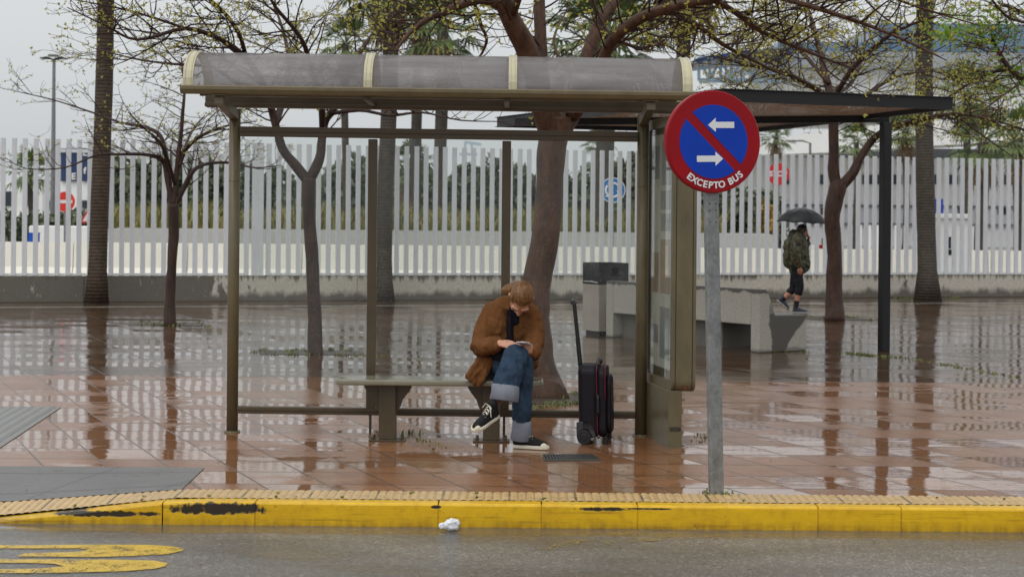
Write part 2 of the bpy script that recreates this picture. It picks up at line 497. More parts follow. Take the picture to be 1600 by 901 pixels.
# kerb: yellow painted stones with gaps, falling flush at the left
def kerb_material():
    t = NT('worn_yellow_paint')
    co = t.coord()
    sp = t.n('ShaderNodeSeparateXYZ'); t.link(co, sp.inputs[0])
    n1 = t.noise(t.mapping(co, (1.2, 1, 5)), 2.6, 6.0, 0.65)
    n2 = t.noise(co, 18.0, 5.0, 0.7)
    n3 = t.noise(t.mapping(co, (8, 8, 1)), 3.0, 4.0)
    c = t.mix(t.ramp(n1, 0.3, 0.7), srgb(228, 184, 14), srgb(208, 160, 10))
    c = t.mix(t.ramp(n2, 0.5, 0.78, 0.0, 0.45), c, srgb(128, 92, 16))
    # grime streaks and bare black patches low on paint near the top arris
    X, Z = sp.outputs[0], sp.outputs[2]
    sc2 = t.noise(t.mapping(co, (0.45, 1, 16)), 3.0, 5.0, 0.7)
    c = t.mix(t.math('MULTIPLY', t.ramp(sc2, 0.56, 0.68, 0.0, 0.5), t.ramp(Z, -0.02, -0.04)), c, srgb(92, 70, 22))
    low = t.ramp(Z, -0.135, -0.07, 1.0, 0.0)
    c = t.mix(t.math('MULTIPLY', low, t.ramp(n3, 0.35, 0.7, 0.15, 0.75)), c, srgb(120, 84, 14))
    def patch(cx, cz, rx, rz):
        dx = t.math('DIVIDE', t.math('SUBTRACT', X, cx), rx); dz = t.math('DIVIDE', t.math('SUBTRACT', Z, cz), rz)
        d = t.math('ADD', t.math('MULTIPLY', dx, dx), t.math('MULTIPLY', dz, dz))
        return t.ramp(t.math('ADD', d, t.math('ADD', t.math('MULTIPLY', t.math('SUBTRACT', n2, 0.5), 3.2), t.math('MULTIPLY', t.math('SUBTRACT', n3, 0.5), 2.0))), 0.6, 1.05, 1.0, 0.0)
    p = patch(-1.68, -0.040, 0.30, 0.036)
    for a in ((-2.35, -0.075, 0.34, 0.018), (0.545, -0.024, 0.15, 0.013), (0.80, -0.02, 0.14, 0.006), (-0.42, -0.02, 0.03, 0.01)):
        p = t.math('MAXIMUM', p, patch(*a))
    low_chip = t.math('MULTIPLY', t.ramp(n2, 0.66, 0.7), t.ramp(n1, 0.5, 0.6))
    p = t.math('MAXIMUM', p, t.math('MULTIPLY', low_chip, 0.7))
    t.set(Base_Color=t.mix(p, c, srgb(44, 35, 20)), Roughness=t.ramp(n1, 0.3, 0.7, 0.22, 0.42))
    t.set(Normal=t.bump(t.math('SUBTRACT', n2, t.math('MULTIPLY', p, 0.6)), 0.003, 0.8))
    return t.m
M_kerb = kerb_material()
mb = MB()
joints = [-9.6, -8.53, -7.46, -6.39, -5.3, -4.2, -3.05, -2.0, -1.465, -0.41, 0.185, 0.74, 1.78, 2.26, 3.3, 4.37, 5.44, 6.5, 7.6, 8.7]
jx = []
for a, b in zip(joints[:-1], joints[1:]):
    a += 0.004; b -= 0.004
    n = max(2, int((b - a) / 0.25)); R = 0.014
    prof = []
    for i in range(n + 1):
        x = a + (b - a) * i / n; z = gz(x, KY) + 0.002 * noise.noise(Vector((x * 3, 0, 0)))
        ring = [(x, KY, ROADZ - 0.05), (x, KY, z - R), (x, KY + 0.3 * R, z - 0.35 * R), (x, KY + R, z), (x, KY + 0.112, z), (x, KY + 0.112, ROADZ - 0.05)]
        prof.append(ring)
    vs = [p for r in prof for p in r]; k = 6; fs = []
    for i in range(n):
        for j in range(k):
            fs.append((i * k + j, (i + 1) * k + j, (i + 1) * k + (j + 1) % k, i * k + (j + 1) % k))
    fs.append(tuple(range(k))[::1]); fs.append(tuple(reversed(range(n * k, n * k + k))))
    mb.add(vs, fs)
# bed under the joints
mb.box2((-9.6, KY + 0.006, ROADZ - 0.05), (-3.1, KY + 0.10, ROADZ - 0.012)); mb.box2((-1.9, KY + 0.006, ROADZ - 0.05), (8.7, KY + 0.10, -0.012))
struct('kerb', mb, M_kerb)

# grey ribbed guide paving
def ribbed(name, axis, col, period):
    t = NT(name)
    co = t.coord(); sp = t.n('ShaderNodeSeparateXYZ'); t.link(co, sp.inputs[0])
    if axis == 'Y': d = sp.outputs[1]
    else: d = t.math('ADD', sp.outputs[0], t.math('MULTIPLY', sp.outputs[1], 0.09))
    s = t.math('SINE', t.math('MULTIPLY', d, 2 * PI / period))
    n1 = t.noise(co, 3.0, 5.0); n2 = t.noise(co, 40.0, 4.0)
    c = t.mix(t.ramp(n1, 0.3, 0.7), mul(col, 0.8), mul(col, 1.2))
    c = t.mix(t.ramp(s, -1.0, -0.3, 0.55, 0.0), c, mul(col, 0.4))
    other = t.math('ADD', sp.outputs[0], t.math('MULTIPLY', sp.outputs[1], -0.42)) if axis == 'Y' else sp.outputs[1]
    fj = t.math('FRACT', t.math('DIVIDE', t.math('ADD', other, 0.2), 0.78)); fj2 = t.math('FRACT', t.math('DIVIDE', t.math('ADD', d, 0.06), 0.5))
    j = t.math('MAXIMUM', t.ramp(t.math('ABSOLUTE', t.math('SUBTRACT', fj, 0.5)), 0.49, 0.495), t.ramp(t.math('ABSOLUTE', t.math('SUBTRACT', fj2, 0.5)), 0.484, 0.492))
    c = t.mix(j, c, mul(col, 0.3))
    t.set(Base_Color=t.mix(t.ramp(n2, 0.5, 0.8, 0, 0.4), c, mul(col, 0.5)), Roughness=t.ramp(n1, 0.3, 0.7, 0.28, 0.5))
    t.set(Normal=t.bump(t.math('ADD', s, t.math('MULTIPLY', n2, 0.4)), 0.003, 0.7))
    return t.m
M_ribY = ribbed('grey_ribbed_slab', 'Y', srgb(112, 112, 110), 0.036)
M_ribX = ribbed('grey_green_guide_slab', 'X', srgb(122, 122, 119), 0.085)
mb = MB()
xs = [-9.0, -6, -4.5] + [-4 + 0.1 * i for i in range(20)] + [-1.99]
grid(mb, xs, [10.268 + 0.1 * i for i in range(9)] + [11.13], lambda x, y: gz(x, y) + 0.004)
# right end runs along the joint lines
for i, v in enumerate(mb.v):
    if abs(v[0] + 1.99) < 1e-6: mb.v[i] = (-1.99 - (11.13 - v[1]) * -0.02, v[1], v[2])
struct('ramp_tactile_paving', mb, M_ribY)
mb = MB()
a, b = G(96, 636), G(0, 700)
e = (b - a) / (a.y - b.y)
mb.quad((-9, a.y, .004), (-9, 11.2, .004), tuple(a + e * (a.y - 11.2) + Vector((0, 0, .004))), tuple(a + Vector((0, 0, .004))))
struct('guide_tactile_paving', mb, M_ribX)

# road paint: ends of stretched letters, worn
def worn_paint(name, col, cover):
    t = NT(name)
    co = t.coord()
    n1 = t.noise(co, 7.0, 6.0, 0.7); n2 = t.noise(co, 70.0, 4.0, 0.7)
    t.set(Base_Color=t.mix(t.ramp(n1, 0.3, 0.7), mul(col, 0.85), col), Roughness=0.3)
    a = t.ramp(t.math('ADD', t.math('MULTIPLY', n1, 0.5), t.math('MULTIPLY', n2, 0.6)), cover - 0.03, cover + 0.03)
    t.set(Alpha=a, Normal=t.bump(n2, 0.002))
    return t.m
M_rpaint = worn_paint('worn_yellow_road_paint', srgb(214, 176, 40), 0.495)
M_rstreak = worn_paint('faded_yellow_streak', srgb(150, 128, 70), 0.60)
def road_poly(mb, px):
    mb.add([tuple(G(x, y, ROADZ) + Vector((0, 0, 0.004))) for x, y in px], [tuple(range(len(px)))])
mb = MB()
road_poly(mb, [(-60, 851.5), (60, 852), (150, 851), (235, 851.5), (270, 854), (288, 858), (284, 861), (262, 866), (205, 869), (150, 870.5), (26, 869.5), (40, 864.5), (120, 862.5), (138, 859.5), (120, 857), (-60, 857)])
road_poly(mb, [(-60, 873.5), (40, 874), (170, 874.5), (240, 876), (263, 880), (258, 885), (240, 889), (190, 893), (60, 895.5), (-60, 895.5), (-60, 890.5), (60, 888.5), (100, 885), (85, 881), (40, 879.5), (-60, 879.5)])
for k in range(1): pass
for i, f in enumerate(mb.f):
    mb.f[i] = tuple(reversed(f))
struct('road_marking', mb, M_rpaint)
mb = MB()
road_poly(mb, [(840, 857), (850, 861), (930, 845), (965, 838), (1000, 832), (990, 829), (940, 835), (890, 846)])
road_poly(mb, [(940, 846), (950, 851), (1060, 842), (1130, 838), (1125, 834), (1030, 838)])
for i, f in enumerate(mb.f): mb.f[i] = tuple(reversed(f))
struct('faded_road_marking', mb, M_rstreak)
# planting pits round the trees: earth squares
M_earth = mat('wet_earth', srgb(66, 54, 40), 0.5, var=0.3, vscale=20, bump=0.01, bscale=40)
M_weed = mat('weed_green', srgb(104, 114, 56), 0.7, var=0.3, vscale=8)
PITS = [(G(266, 506), 0.55, 0.42), (G(494, 551), 0.62, 0.36), (G(860, 622), 0.55, 0.5), (G(1304, 497), 0.6, 0.5)]
mb = MB()
for c, rx, ry in PITS:
    n = 5
    mb.quad((c.x - rx, c.y - ry, .004), (c.x + rx, c.y - ry, .004), (c.x + rx + .42 * -ry * 0.9, c.y + ry, .004), (c.x - rx - .42 * ry * 0.9, c.y + ry, .004))
struct('planting_ground', mb, M_earth)
# weeds: blades in the pits and joints
mb = MB(); R = random.Random(3)
def tuft(p, n, h, sp):
    for _ in range(n):
        a = R.uniform(0, 2 * PI); b = Vector((p[0] + R.gauss(0, sp), p[1] + R.gauss(0, sp), gz(p[0], p[1])))
        d = Vector((math.cos(a), math.sin(a), 0)); L = h * R.uniform(0.4, 1.2); w = 0.003 + 0.004 * R.random() + h * 0.02
        s = Vector((-d.y, d.x, 0)) * w
        m1 = b + d * L * 0.25 + Vector((0, 0, L * 0.6)); m2 = b + d * L * 0.8 + Vector((0, 0, L * 0.75))
        mb.add([b - s, b + s, m1 + s, m1 - s, m2], [(0, 1, 2, 3), (3, 2, 4)])
for c, rx, ry in PITS:
    for _ in range(20):
        x, y = R.uniform(-rx, rx), R.uniform(-ry, ry)
        if R.random() < 0.6: y = ry * R.choice((-1, 1)) * R.uniform(0.8, 1)
        tuft((c.x + x - .38 * y, c.y + y), 10, 0.045, 0.03)
for (x0, y0, x1, y1, n, h) in ((1310, 551, 1420, 560, 26, .05), (1420, 560, 1600, 591, 30, .03), (1085, 676, 1105, 684, 3, .03), (632, 676, 645, 677, 3, .08), (120, 469, 210, 468, 26, .08), (150, 468, 230, 470, 20, .07), (1395, 466, 1500, 465, 30, .08), (1275, 497, 1345, 497, 14, .06),
                            (1090, 689, 1098, 690, 2, .03), (1196, 549, 1262, 549, 12, .04), (1150, 538, 1180, 541, 6, .07), (560, 660, 700, 700, 6, .025), (600, 470, 660, 466, 20, .06), (700, 467, 760, 465, 12, .05), (820, 640, 900, 630, 14, .05), (1105, 770, 1135, 772, 8, .04), (380, 550, 600, 556, 24, .05)):
    for i in range(n):
        f = R.random(); p = G(x0 + (x1 - x0) * f, y0 + (y1 - y0) * f + R.uniform(-1, 1)); tuft((p.x, p.y), 7, h * .62, 0.04)
for i in range(60):   # moss tufts in the kerb tile joints
    k = R.randint(-22, 22); p = (k * 0.392 + 0.196 + R.gauss(0, .006), KY + R.uniform(0.12, 0.41)); tuft(p, 5, 0.016, 0.006)
struct('weeds', mb, M_weed, kind='stuff')
# small litter of fallen bud scales and leaves
M_litter = mat('fallen_leaf_bits', srgb(112, 84, 40), 0.5, var=0.5, vscale=3)
mb = MB()
for i in range(260):
    y = R.uniform(8.6, 17); x = R.uniform(-0.32, 0.32) * y
    if 9.7 < y < 10.0: continue
    z = (ROADZ if y < 9.8 else gz(x, y)) + 0.006
    a = R.uniform(0, PI); L = R.uniform(0.006, 0.02); d = Vector((math.cos(a), math.sin(a), 0.1)) * L; s = Vector((-math.sin(a), math.cos(a), 0.15)) * L * 0.4
    c = Vector((x, y, z)); mb.add([c - d, c - s, c + d, c + s], [(0, 1, 2, 3)])
struct('litter', mb, M_litter, kind='stuff')
# ------------------------------------------------------------------ street furniture materials
M_white = mat('white_fence_paint', srgb(213, 215, 219), 0.4, var=0.10, vscale=2.5, stretch=(3, 3, .6), bump=0.0006, bscale=20)
def stained_concrete():
    t = NT('rain_stained_concrete')
    co = t.coord('Generated'); ob = t.coord()
    sp = t.n('ShaderNodeSeparateXYZ'); t.link(ob, sp.inputs[0])
    z = sp.outputs[2]
    n0 = t.noise(t.mapping(ob, (1.0, 1.0, 0.4)), 1.1, 4.0, 0.6)
    n1 = t.noise(t.mapping(ob, (3.0, 3.0, 1.2)), 1.6, 6.0, 0.65); n2 = t.noise(ob, 30.0, 4.0)
    dr = t.noise(t.mapping(ob, (9.0, 9.0, 0.5)), 1.4, 4.0, 0.6)
    c = t.mix(t.ramp(n2, 0.3, 0.7), srgb(176, 170, 158), srgb(204, 198, 186))
    side = t.ramp(sp.outputs[0], -6.2, -4.6, 0.26, 0.0)   # wetter stretch of wall at the left end
    top = t.ramp(t.math('ADD', t.math('ADD', z, t.math('MULTIPLY', dr, 0.55)), t.math('MULTIPLY', n0, 0.25)), 0.80, 0.90)
    top = t.math('MAXIMUM', top, t.ramp(z, 0.47, 0.49))
    wet = t.ramp(t.math('ADD', n1, side), 0.63, 0.68)
    bot = t.ramp(t.math('SUBTRACT', z, t.math('MULTIPLY', n1, 0.38)), -0.10, 0.02, 1.0, 0.0)
    s = t.math('MAXIMUM', t.math('MAXIMUM', t.math('MULTIPLY', top, 0.85), t.math('MULTIPLY', wet, 0.8)), t.math('MULTIPLY', bot, 0.8))
    t.set(Base_Color=t.mix(s, c, srgb(54, 48, 40)), Roughness=t.ramp(s, 0, 1, 0.75, 0.4))
    t.set(Normal=t.bump(n2, 0.003))
    return t.m
M_wallc = stained_concrete()
# ------------------------------------------------------------------ fence wall and pickets
fa, fb = Vector((-13.0, fence_y(-13.0), 0)), Vector((15.5, fence_y(15.5), 0))
fd = (fb - fa).normalized(); fn = Vector((fd.y, -fd.x, 0))
fx = Matrix((fd, -fn, Vector((0, 0, 1)))).transposed()
mb = MB()
L = (fb - fa).length; seg = 5.2; s = 0.0
while s < L:
    e = min(L, s + seg)
    c = fa + fd * ((s + e) / 2) + Vector((0, 0, 0.245)) + fn * 0.0
    mb.box(c, (e - s - 0.012, 0.24, 0.49), mtx=fx)
    s = e
mb.box(fa + fd * L / 2 + Vector((0, 0, 0.2)), (L, 0.2, 0.4), mtx=fx)
o = put('retaining_wall', mb, M_wallc, bevel=0.008)
tag(o, 'long low concrete wall with dark rain stains carrying the white pickets', 'wall'); 
postX = W(403, 300, 33.0)
def fence_at(x): return Vector((x, fence_y(x), 0.49))
PZ0, PZ1 = 0.49, 3.045
pick_me = None
def section(name, label, x0, x1, cat='fence'):
    global pick_me
    root = thing(name, label, cat, fence_at((x0 + x1) / 2), 'white picket fence sections')
    x = x0; i = 0
    while x < x1:
        p = fence_at(x)
        if pick_me is None:
            m = MB(); m.box((0, 0, (PZ1 - PZ0) / 2), (0.092, 0.05, PZ1 - PZ0), mtx=fx)
            pick_me = m.mesh('picket'); pick_me.materials.append(M_white)
        o = bpy.data.objects.new('picket', pick_me); COL.objects.link(o); o.parent = root
        o.location = p - root.location
        o.rotation_euler = (R.gauss(0, .0015), R.gauss(0, .0015), R.gauss(0, .03))
        b = o.modifiers.new('bevel', 'BEVEL'); b.width = 0.006; b.segments = 1
        x += 0.196 * fd.x; i += 1
    m = MB(); a, b = fence_at(x0 - .05), fence_at(x1 - .1)
    m.beam(a + Vector((0, 0.05, 0.025)), b + Vector((0, 0.05, 0.025)), 0.04, 0.03)
    put('rail', m, M_white, root)
    return root
px_ = postX.x
section('picket_fence', 'white picket fence on low wall left of the thick white post', -9.62, px_ - 0.12)
section('picket_fence', 'long white picket fence on low wall right of the thick white post', px_ + 0.20, 11.85)
mb = MB(); mb.box(fence_at(px_) + Vector((0, 0, (2.86) / 2 - 0.22)), (0.21, 0.16, 2.70), mtx=fx)
o = recenter(put('fence_post', mb, M_white, bevel=0.01)); tag(o, 'thick square white post between the two picket fence sections', 'fence post')

# ------------------------------------------------------------------ bus shelter
def metal_olive(name, col, rough):
    t = NT(name)
    co = t.coord()
    n1 = t.noise(t.mapping(co, (2, 2, 0.8)), 4.0, 5.0, 0.65); n2 = t.noise(co, 70.0, 3.0)
    c = t.mix(t.ramp(n1, 0.3, 0.7), mul(col, 0.78), mul(col, 1.15))
    c = t.mix(t.ramp(n2, 0.6, 0.8, 0.0, 0.4), c, mul(col, 0.5))
    t.set(Base_Color=c, Roughness=t.ramp(n1, 0.3, 0.7, rough - 0.08, rough + 0.12))
    t.b.inputs['Specular IOR Level'].default_value = 0.45
    t.set(Normal=t.bump(n2, 0.0006))
    return t.m
M_olive = metal_olive('olive_shelter_paint', srgb(100, 91, 67), 0.34)
M_olive_d = metal_olive('brown_shelter_rail', srgb(76, 64, 45), 0.36)
M_gutter = metal_olive('bronze_gutter_paint', srgb(104, 92, 66), 0.34)
M_cream = mat('cream_roof_band', srgb(186, 180, 150), 0.35, var=0.08, vscale=5)
def glass_mat(name='rain_speckled_glass', k=1.0, base=0.0):
    t = NT(name)
    co = t.coord()
    v = t.n('ShaderNodeTexVoronoi'); t.link(co, v.inputs['Vector']); v.inputs['Scale'].default_value = 46
    sc = t.n('ShaderNodeSeparateColor'); t.link(v.outputs['Color'], sc.inputs[0])
    dot = t.math('MULTIPLY', t.math('LESS_THAN', v.outputs['Distance'], t.math('MULTIPLY', sc.outputs[1], 0.16)), t.math('GREATER_THAN', sc.outputs[0], 0.55))
    lw = t.n('ShaderNodeLayerWeight'); lw.inputs[0].default_value = .5
    fr_ = t.math('MULTIPLY_ADD', t.math('POWER', lw.outputs['Facing'], 5.0), 0.92, 0.035)
    tr = t.n('ShaderNodeBsdfTransparent'); tr.inputs[0].default_value = (0.93, 0.945, 0.935, 1)
    gl = t.n('ShaderNodeBsdfGlossy'); gl.inputs['Roughness'].default_value = 0.02; gl.inputs[0].default_value = (0.9, 0.9, 0.9, 1)
    df = t.n('ShaderNodeBsdfDiffuse'); df.inputs[0].default_value = (0.75, 0.77, 0.78, 1)
    m1 = t.n('ShaderNodeMixShader'); t.link(t.math('ADD', t.math('MULTIPLY', fr_, k), base, clamp=True), m1.inputs[0]); t.link(tr.outputs[0], m1.inputs[1]); t.link(gl.outputs[0], m1.inputs[2])
    film = t.ramp(t.noise(t.mapping(co, (3, 3, 0.7)), 2.0, 4.0), 0.4, 0.75, 0.0, 0.02)
    m2 = t.n('ShaderNodeMixShader'); t.link(t.math('MAXIMUM', film, t.math('MULTIPLY', dot, 0.32)), m2.inputs[0])
    t.link(m1.outputs[0], m2.inputs[1]); t.link(df.outputs[0], m2.inputs[2])
    t.link(m2.outputs[0], t.out.inputs['Surface'])
    return t.m
M_glass = glass_mat(k=0.5); M_glass2 = glass_mat('reflective_cabinet_glass', 1.0, 0.03)
def roof_sheet():
    t = NT('smoky_polycarbonate')
    co = t.coord()
    n1 = t.noise(t.mapping(co, (0.7, 7, 10)), 2.2, 6.0, 0.7); n2 = t.noise(t.mapping(co, (1.5, 3, 3)), 3.0, 5.0, 0.7)
    c = t.mix(t.ramp(n1, 0.3, 0.7), srgb(168, 164, 165), srgb(206, 203, 204))
    c = t.mix(t.ramp(n2, 0.5, 0.75, 0.0, 0.35), c, srgb(150, 145, 145))
    pr = t.b
    t.set(Base_Color=c, Roughness=t.ramp(n2, 0.3, 0.7, 0.07, 0.16))
    pr.inputs['Specular IOR Level'].default_value = 1.0
    tl = t.n('ShaderNodeBsdfTranslucent'); t.link(c, tl.inputs[0])
    tp = t.n('ShaderNodeBsdfTransparent'); tp.inputs[0].default_value = (0.80, 0.785, 0.785, 1)
    m1 = t.n('ShaderNodeMixShader'); m1.inputs[0].default_value = 0.35; t.link(pr.outputs[0], m1.inputs[1]); t.link(tl.outputs[0], m1.inputs[2])
    m2 = t.n('ShaderNodeMixShader'); m2.inputs[0].default_value = 0.64; t.link(m1.outputs[0], m2.inputs[1]); t.link(tp.outputs[0], m2.inputs[2])
    t.link(m2.outputs[0], t.out.inputs['Surface'])
    return t.m
M_roof = roof_sheet()
SY = 13.0                                    # plane of the posts and glass
xl, xr = W(365, 420, SY).x, W(1003, 420, SY).x
sh = thing('bus_shelter', 'olive brown metal bus shelter with glass back and curved smoky roof', 'bus shelter', ((xl + xr) / 2, SY, 0))
TILT = 0.0045
cx0 = (xl + xr) / 2
def sz(x, z): return z - (x - cx0) * TILT    # the shelter follows the fall of the pavement
zt = 2.452
for x in (xl, xr):
    m = MB(); m.tube([(x, SY, -0.03), (x, SY, sz(x, zt))], 0.044, 20)
    m.tube([(x, SY, sz(x, 1.9)), (x, SY, sz(x, 1.905))], 0.0452, 20)
    m.tube([(x, SY, -0.01), (x, SY, 0.012)], 0.062, 20)
    put('post', m, M_olive, sh, smooth=False)
    sh.children[-1].data.polygons.foreach_set('use_smooth', [len(p.vertices) == 4 for p in sh.children[-1].data.polygons])
mids = [W(581, 430, SY).x, W(790, 430, SY).x]
for x in mids:
    m = MB(); m.box2((x - .034, SY - .03, 0.19), (x + .034, SY + .03, sz(x, 2.235))); m.box2((x - .012, SY - 0.008, -0.01), (x + .008, SY + 0.008, 0.19))
    put('mullion', m, M_olive_d, sh, bevel=0.004)
def rail(z, h, w):
    m = MB(); a = (xl + .04, SY, sz(xl, z)); b = (xr - .04, SY, sz(xr, z))
    m.beam(a, b, w, h)
    m.beam((a[0], SY - w / 2 - 0.004, a[2] + h * 0.22), (b[0], SY - w / 2 - 0.004, b[2] + h * 0.22), 0.008, h * 0.5)
    put('cross_rail', m, M_olive_d, sh, bevel=0.003)
rail(2.280, 0.075, 0.07); rail(0.165, 0.055, 0.06)
edges = [xl + .045, mids[0] - .034, mids[0] + .034, mids[1] - .034, mids[1] + .034, xr - .045]
for i in range(3):
    a, b = edges[2 * i] + .003, edges[2 * i + 1] - .003
    m = MB(); m.box2((a, SY - .004, 0.195), (b, SY + .004, 2.24)); put('glass_pane', m, M_glass, sh)
# roof: rear beam, front gutter, arms, vault
YF, YR = SY - 0.74, SY + 0.10
gl, gr = W(283, 143, YF).x, W(1085, 156, YF).x
m = MB(); m.beam((gl + .03, YR, sz(gl, 2.51)), (gr - .03, YR, sz(gr, 2.51)), 0.10, 0.085); m.beam((gl + .03, YR - .06, sz(gl, 2.485)), (gr - .03, YR - .06, sz(gr, 2.485)), 0.03, 0.03)
put('rear_beam', m, M_olive_d, sh, bevel=0.005)
m = MB()
prof = [(0, -0.028), (-0.035, -0.022), (-0.052, 0.005), (-0.052, 0.026), (-0.045, 0.034), (0.02, 0.034), (0.02, 0.026), (0.01, 0.0)]
pl = [(gl, YF + y, sz(gl, 2.537 + z)) for y, z in prof]; m.prism(pl, (gr - gl, 0, sz(gr, 0) - sz(gl, 0)))
m.beam((gl + .12, YF + .10, sz(gl, 2.515)), (gr - .12, YF + .10, sz(gr, 2.515)), 0.05, 0.025)
put('gutter', m, M_gutter, sh)
for x in (xl, xr):
    m = MB(); m.beam((x, SY - 0.02, sz(x, 2.40)), (x, YF + 0.03, sz(x, 2.475)), 0.065, 0.07); m.box((x, YF + .04, sz(x, 2.506)), (0.11, 0.10, 0.012))
    put('bracket', m, M_olive, sh, bevel=0.004)
for x in mids:
    m = MB(); m.beam((x, SY + 0.05, sz(x, 2.50)), (x, YF + 0.03, sz(x, 2.50)), 0.04, 0.03)
    put('rafter', m, M_olive_d, sh, bevel=0.003)
def vault(x0, x1, grow, mb_, n=18, a0=0.0, a1=PI):
    cy, ry, rz = (YF + YR) / 2, (YR - YF) / 2, 0.285
    vs = []; 
    for i in range(n + 1):
        a = a0 + (a1 - a0) * i / n
        for g in (0, grow):
            for x in (x0, x1):
                vs.append((x, cy - (ry + g) * math.cos(a), sz(x, 2.555 + (rz + g) * (math.sin(a) ** 0.82))))
    fs = []
    for i in range(n):
        k = i * 4
        fs += [(k, k + 1, k + 5, k + 4), (k + 2, k + 6, k + 7, k + 3), (k, k + 4, k + 6, k + 2), (k + 1, k + 3, k + 7, k + 5)]
    fs += [(0, 2, 3, 1), (n * 4, n * 4 + 1, n * 4 + 3, n * 4 + 2)]
    mb_.add(vs, fs)
yb = (YF + YR) / 2 - 0.35
bx = [(gl + .012, gl + .085), (W(570, 110, YF + .1).x, W(583.5, 110, YF + .1).x), (W(795, 110, YF + .1).x, W(808, 110, YF + .1).x), (gr - .085, gr - .012)]
for a, b in bx:
    m = MB(); vault(a, b, 0.014, m); vault(a + .012, a + .018, 0.02, m); vault(b - .018, b - .012, 0.02, m)
    put('roof_band', m, M_cream, sh, smooth=False, bevel=0.002)
for i in range(3):
    m = MB(); vault(bx[i][1] - .01, bx[i + 1][0] + .01, 0.006, m, 28)
    o = put('roof_panel', m, M_roof, sh, smooth=True)

# bench inside the shelter
def wet_metal_top():
    return mat('wet_grey_green_bench_top', srgb(126, 122, 104), 0.14, var=0.12, vscale=6, bump=0.0006, bscale=30)
BY0, BY1 = 12.44, 12.80
bl, br = W(525, 590, 12.6).x, W(849, 590, 12.6).x
be = thing('bench', 'flat olive metal bench with rounded ends under the bus shelter roof', 'bench', ((bl + br) / 2, 12.62, 0))
m = MB()
out = []
rr = 0.10
for cxx, cyy, a0 in ((br - rr, BY1 - rr, 0), (bl + rr, BY1 - rr, 90), (bl + rr, BY0 + rr, 180), (br - rr, BY0 + rr, 270)):
    for k in range(7):
        a = math.radians(a0 + 15 * k); out.append((cxx + rr * math.cos(a), cyy + rr * math.sin(a), 0.418))
m.prism(out, (0, 0, 0.042))
put('seat', m, [wet_metal_top()], be, bevel=0.012)
for px in (606, 768):
    c = W(px, 640, 12.62)
    m = MB(); m.box2((c.x - .062, 12.56, 0.010), (c.x + .062, 12.68, 0.416))
    m.box2((c.x - .135, 12.53, 0.0), (c.x + .135, 12.71, 0.010))
    for dx in (-.105, .105):
        for dy in (-.06, .06):
            m.tube([(c.x + dx, 12.62 + dy, 0.008), (c.x + dx, 12.62 + dy, 0.034)], 0.014, 6)
    leg = put('leg', m, M_olive_d, be, bevel=0.004)
    for sx in (-1, 1):
        m = MB(); x0 = c.x + sx * .063
        pl = [(x0, 12.61, 0.415), (x0 + sx * .115, 12.61, 0.415), (x0 + sx * .112, 12.61, 0.39), (x0 + sx * .085, 12.61, 0.35), (x0 + sx * .048, 12.61, 0.30), (x0 + sx * .030, 12.61, 0.245), (x0 + sx * .015, 12.61, 0.225), (x0, 12.61, 0.225)]
        m.prism(pl, (0, 0.02, 0))
        put('gusset', m, M_olive_d, leg)

# advertising panel at the right end
M_poster = mat('pale_timetable_poster', srgb(222, 222, 212), 0.5, var=0.08, vscale=5)
M_black = mat('black_rubber', srgb(24, 24, 24), 0.5)
M_ink = mat('black_ink', srgb(20, 20, 20), 0.5)
ap = thing('advertising_panel', 'tall olive advertising cabinet on a single leg beside the bus shelter', 'advertising panel', (1.23, 12.65, 0))
nr = W(1069, 500, 12.3)
th = math.radians(8.7)
ay = Vector((-math.sin(th), math.cos(th), 0)); ax = Vector((math.cos(th), math.sin(th), 0))
o0 = Vector((nr.x, 12.3, 0))
MA = frame(o0, ax, ay, Vector((0, 0, 1)))
def rrect(y0, y1, z0, z1, r, n=5):
    out = []
    for cy, cz, a0 in ((y1 - r, z1 - r, 0), (y0 + r, z1 - r, 90), (y0 + r, z0 + r, 180), (y1 - r, z0 + r, 270)):
        for k in range(n + 1):
            a = math.radians(a0 + 90 * k / n); out.append((cy + r * math.cos(a), cz + r * math.sin(a)))
    return out
HW = 0.0875; D = 0.83; AZ0, AZ1 = 0.405, 2.40
m = MB(); m.prism([MA @ Vector((-HW + .02, y, z)) for y, z in rrect(0, D, AZ0, AZ1, .07)], ax * (2 * HW - .04)); put('cabinet', m, M_olive, ap)
for sx in (-1, 1):
    m = MB(); x0 = sx * HW - (0.020 if sx > 0 else 0)
    o_ = rrect(0.0, D, AZ0, AZ1, .07); i_ = rrect(.06, D - .06, AZ0 + .075, AZ1 - .075, .03)
    n = len(o_); vs = [MA @ Vector((x0 + dx, y, z)) for dx in (0, .02) for ring in (o_, i_) for y, z in ring]; fs = []
    for k in range(n):
        k2 = (k + 1) % n
        fs += [(k, k2, n + k2, n + k), (2 * n + k, 3 * n + k, 3 * n + k2, 2 * n + k2), (k, 2 * n + k, 2 * n + k2, k2), (n + k, n + k2, 3 * n + k2, 3 * n + k)]
    m.add(vs, fs)
    fr = put('door_frame', m, M_olive, ap)
    m = MB(); m.prism([MA @ Vector((sx * HW + (-0.028 if sx > 0 else 0.022), y, z)) for y, z in rrect(-.001, D + .001, AZ0 - .001, AZ1 + .001, .071)], ax * 0.006); put('gasket', m, M_black, ap)
    m = MB(); m.prism([MA @ Vector((sx * (HW - .012) - .002, y, z)) for y, z in rrect(.055, D - .055, AZ0 + .07, AZ1 - .07, .03)], ax * 0.004); put('glass_pane', m, M_glass2, ap)
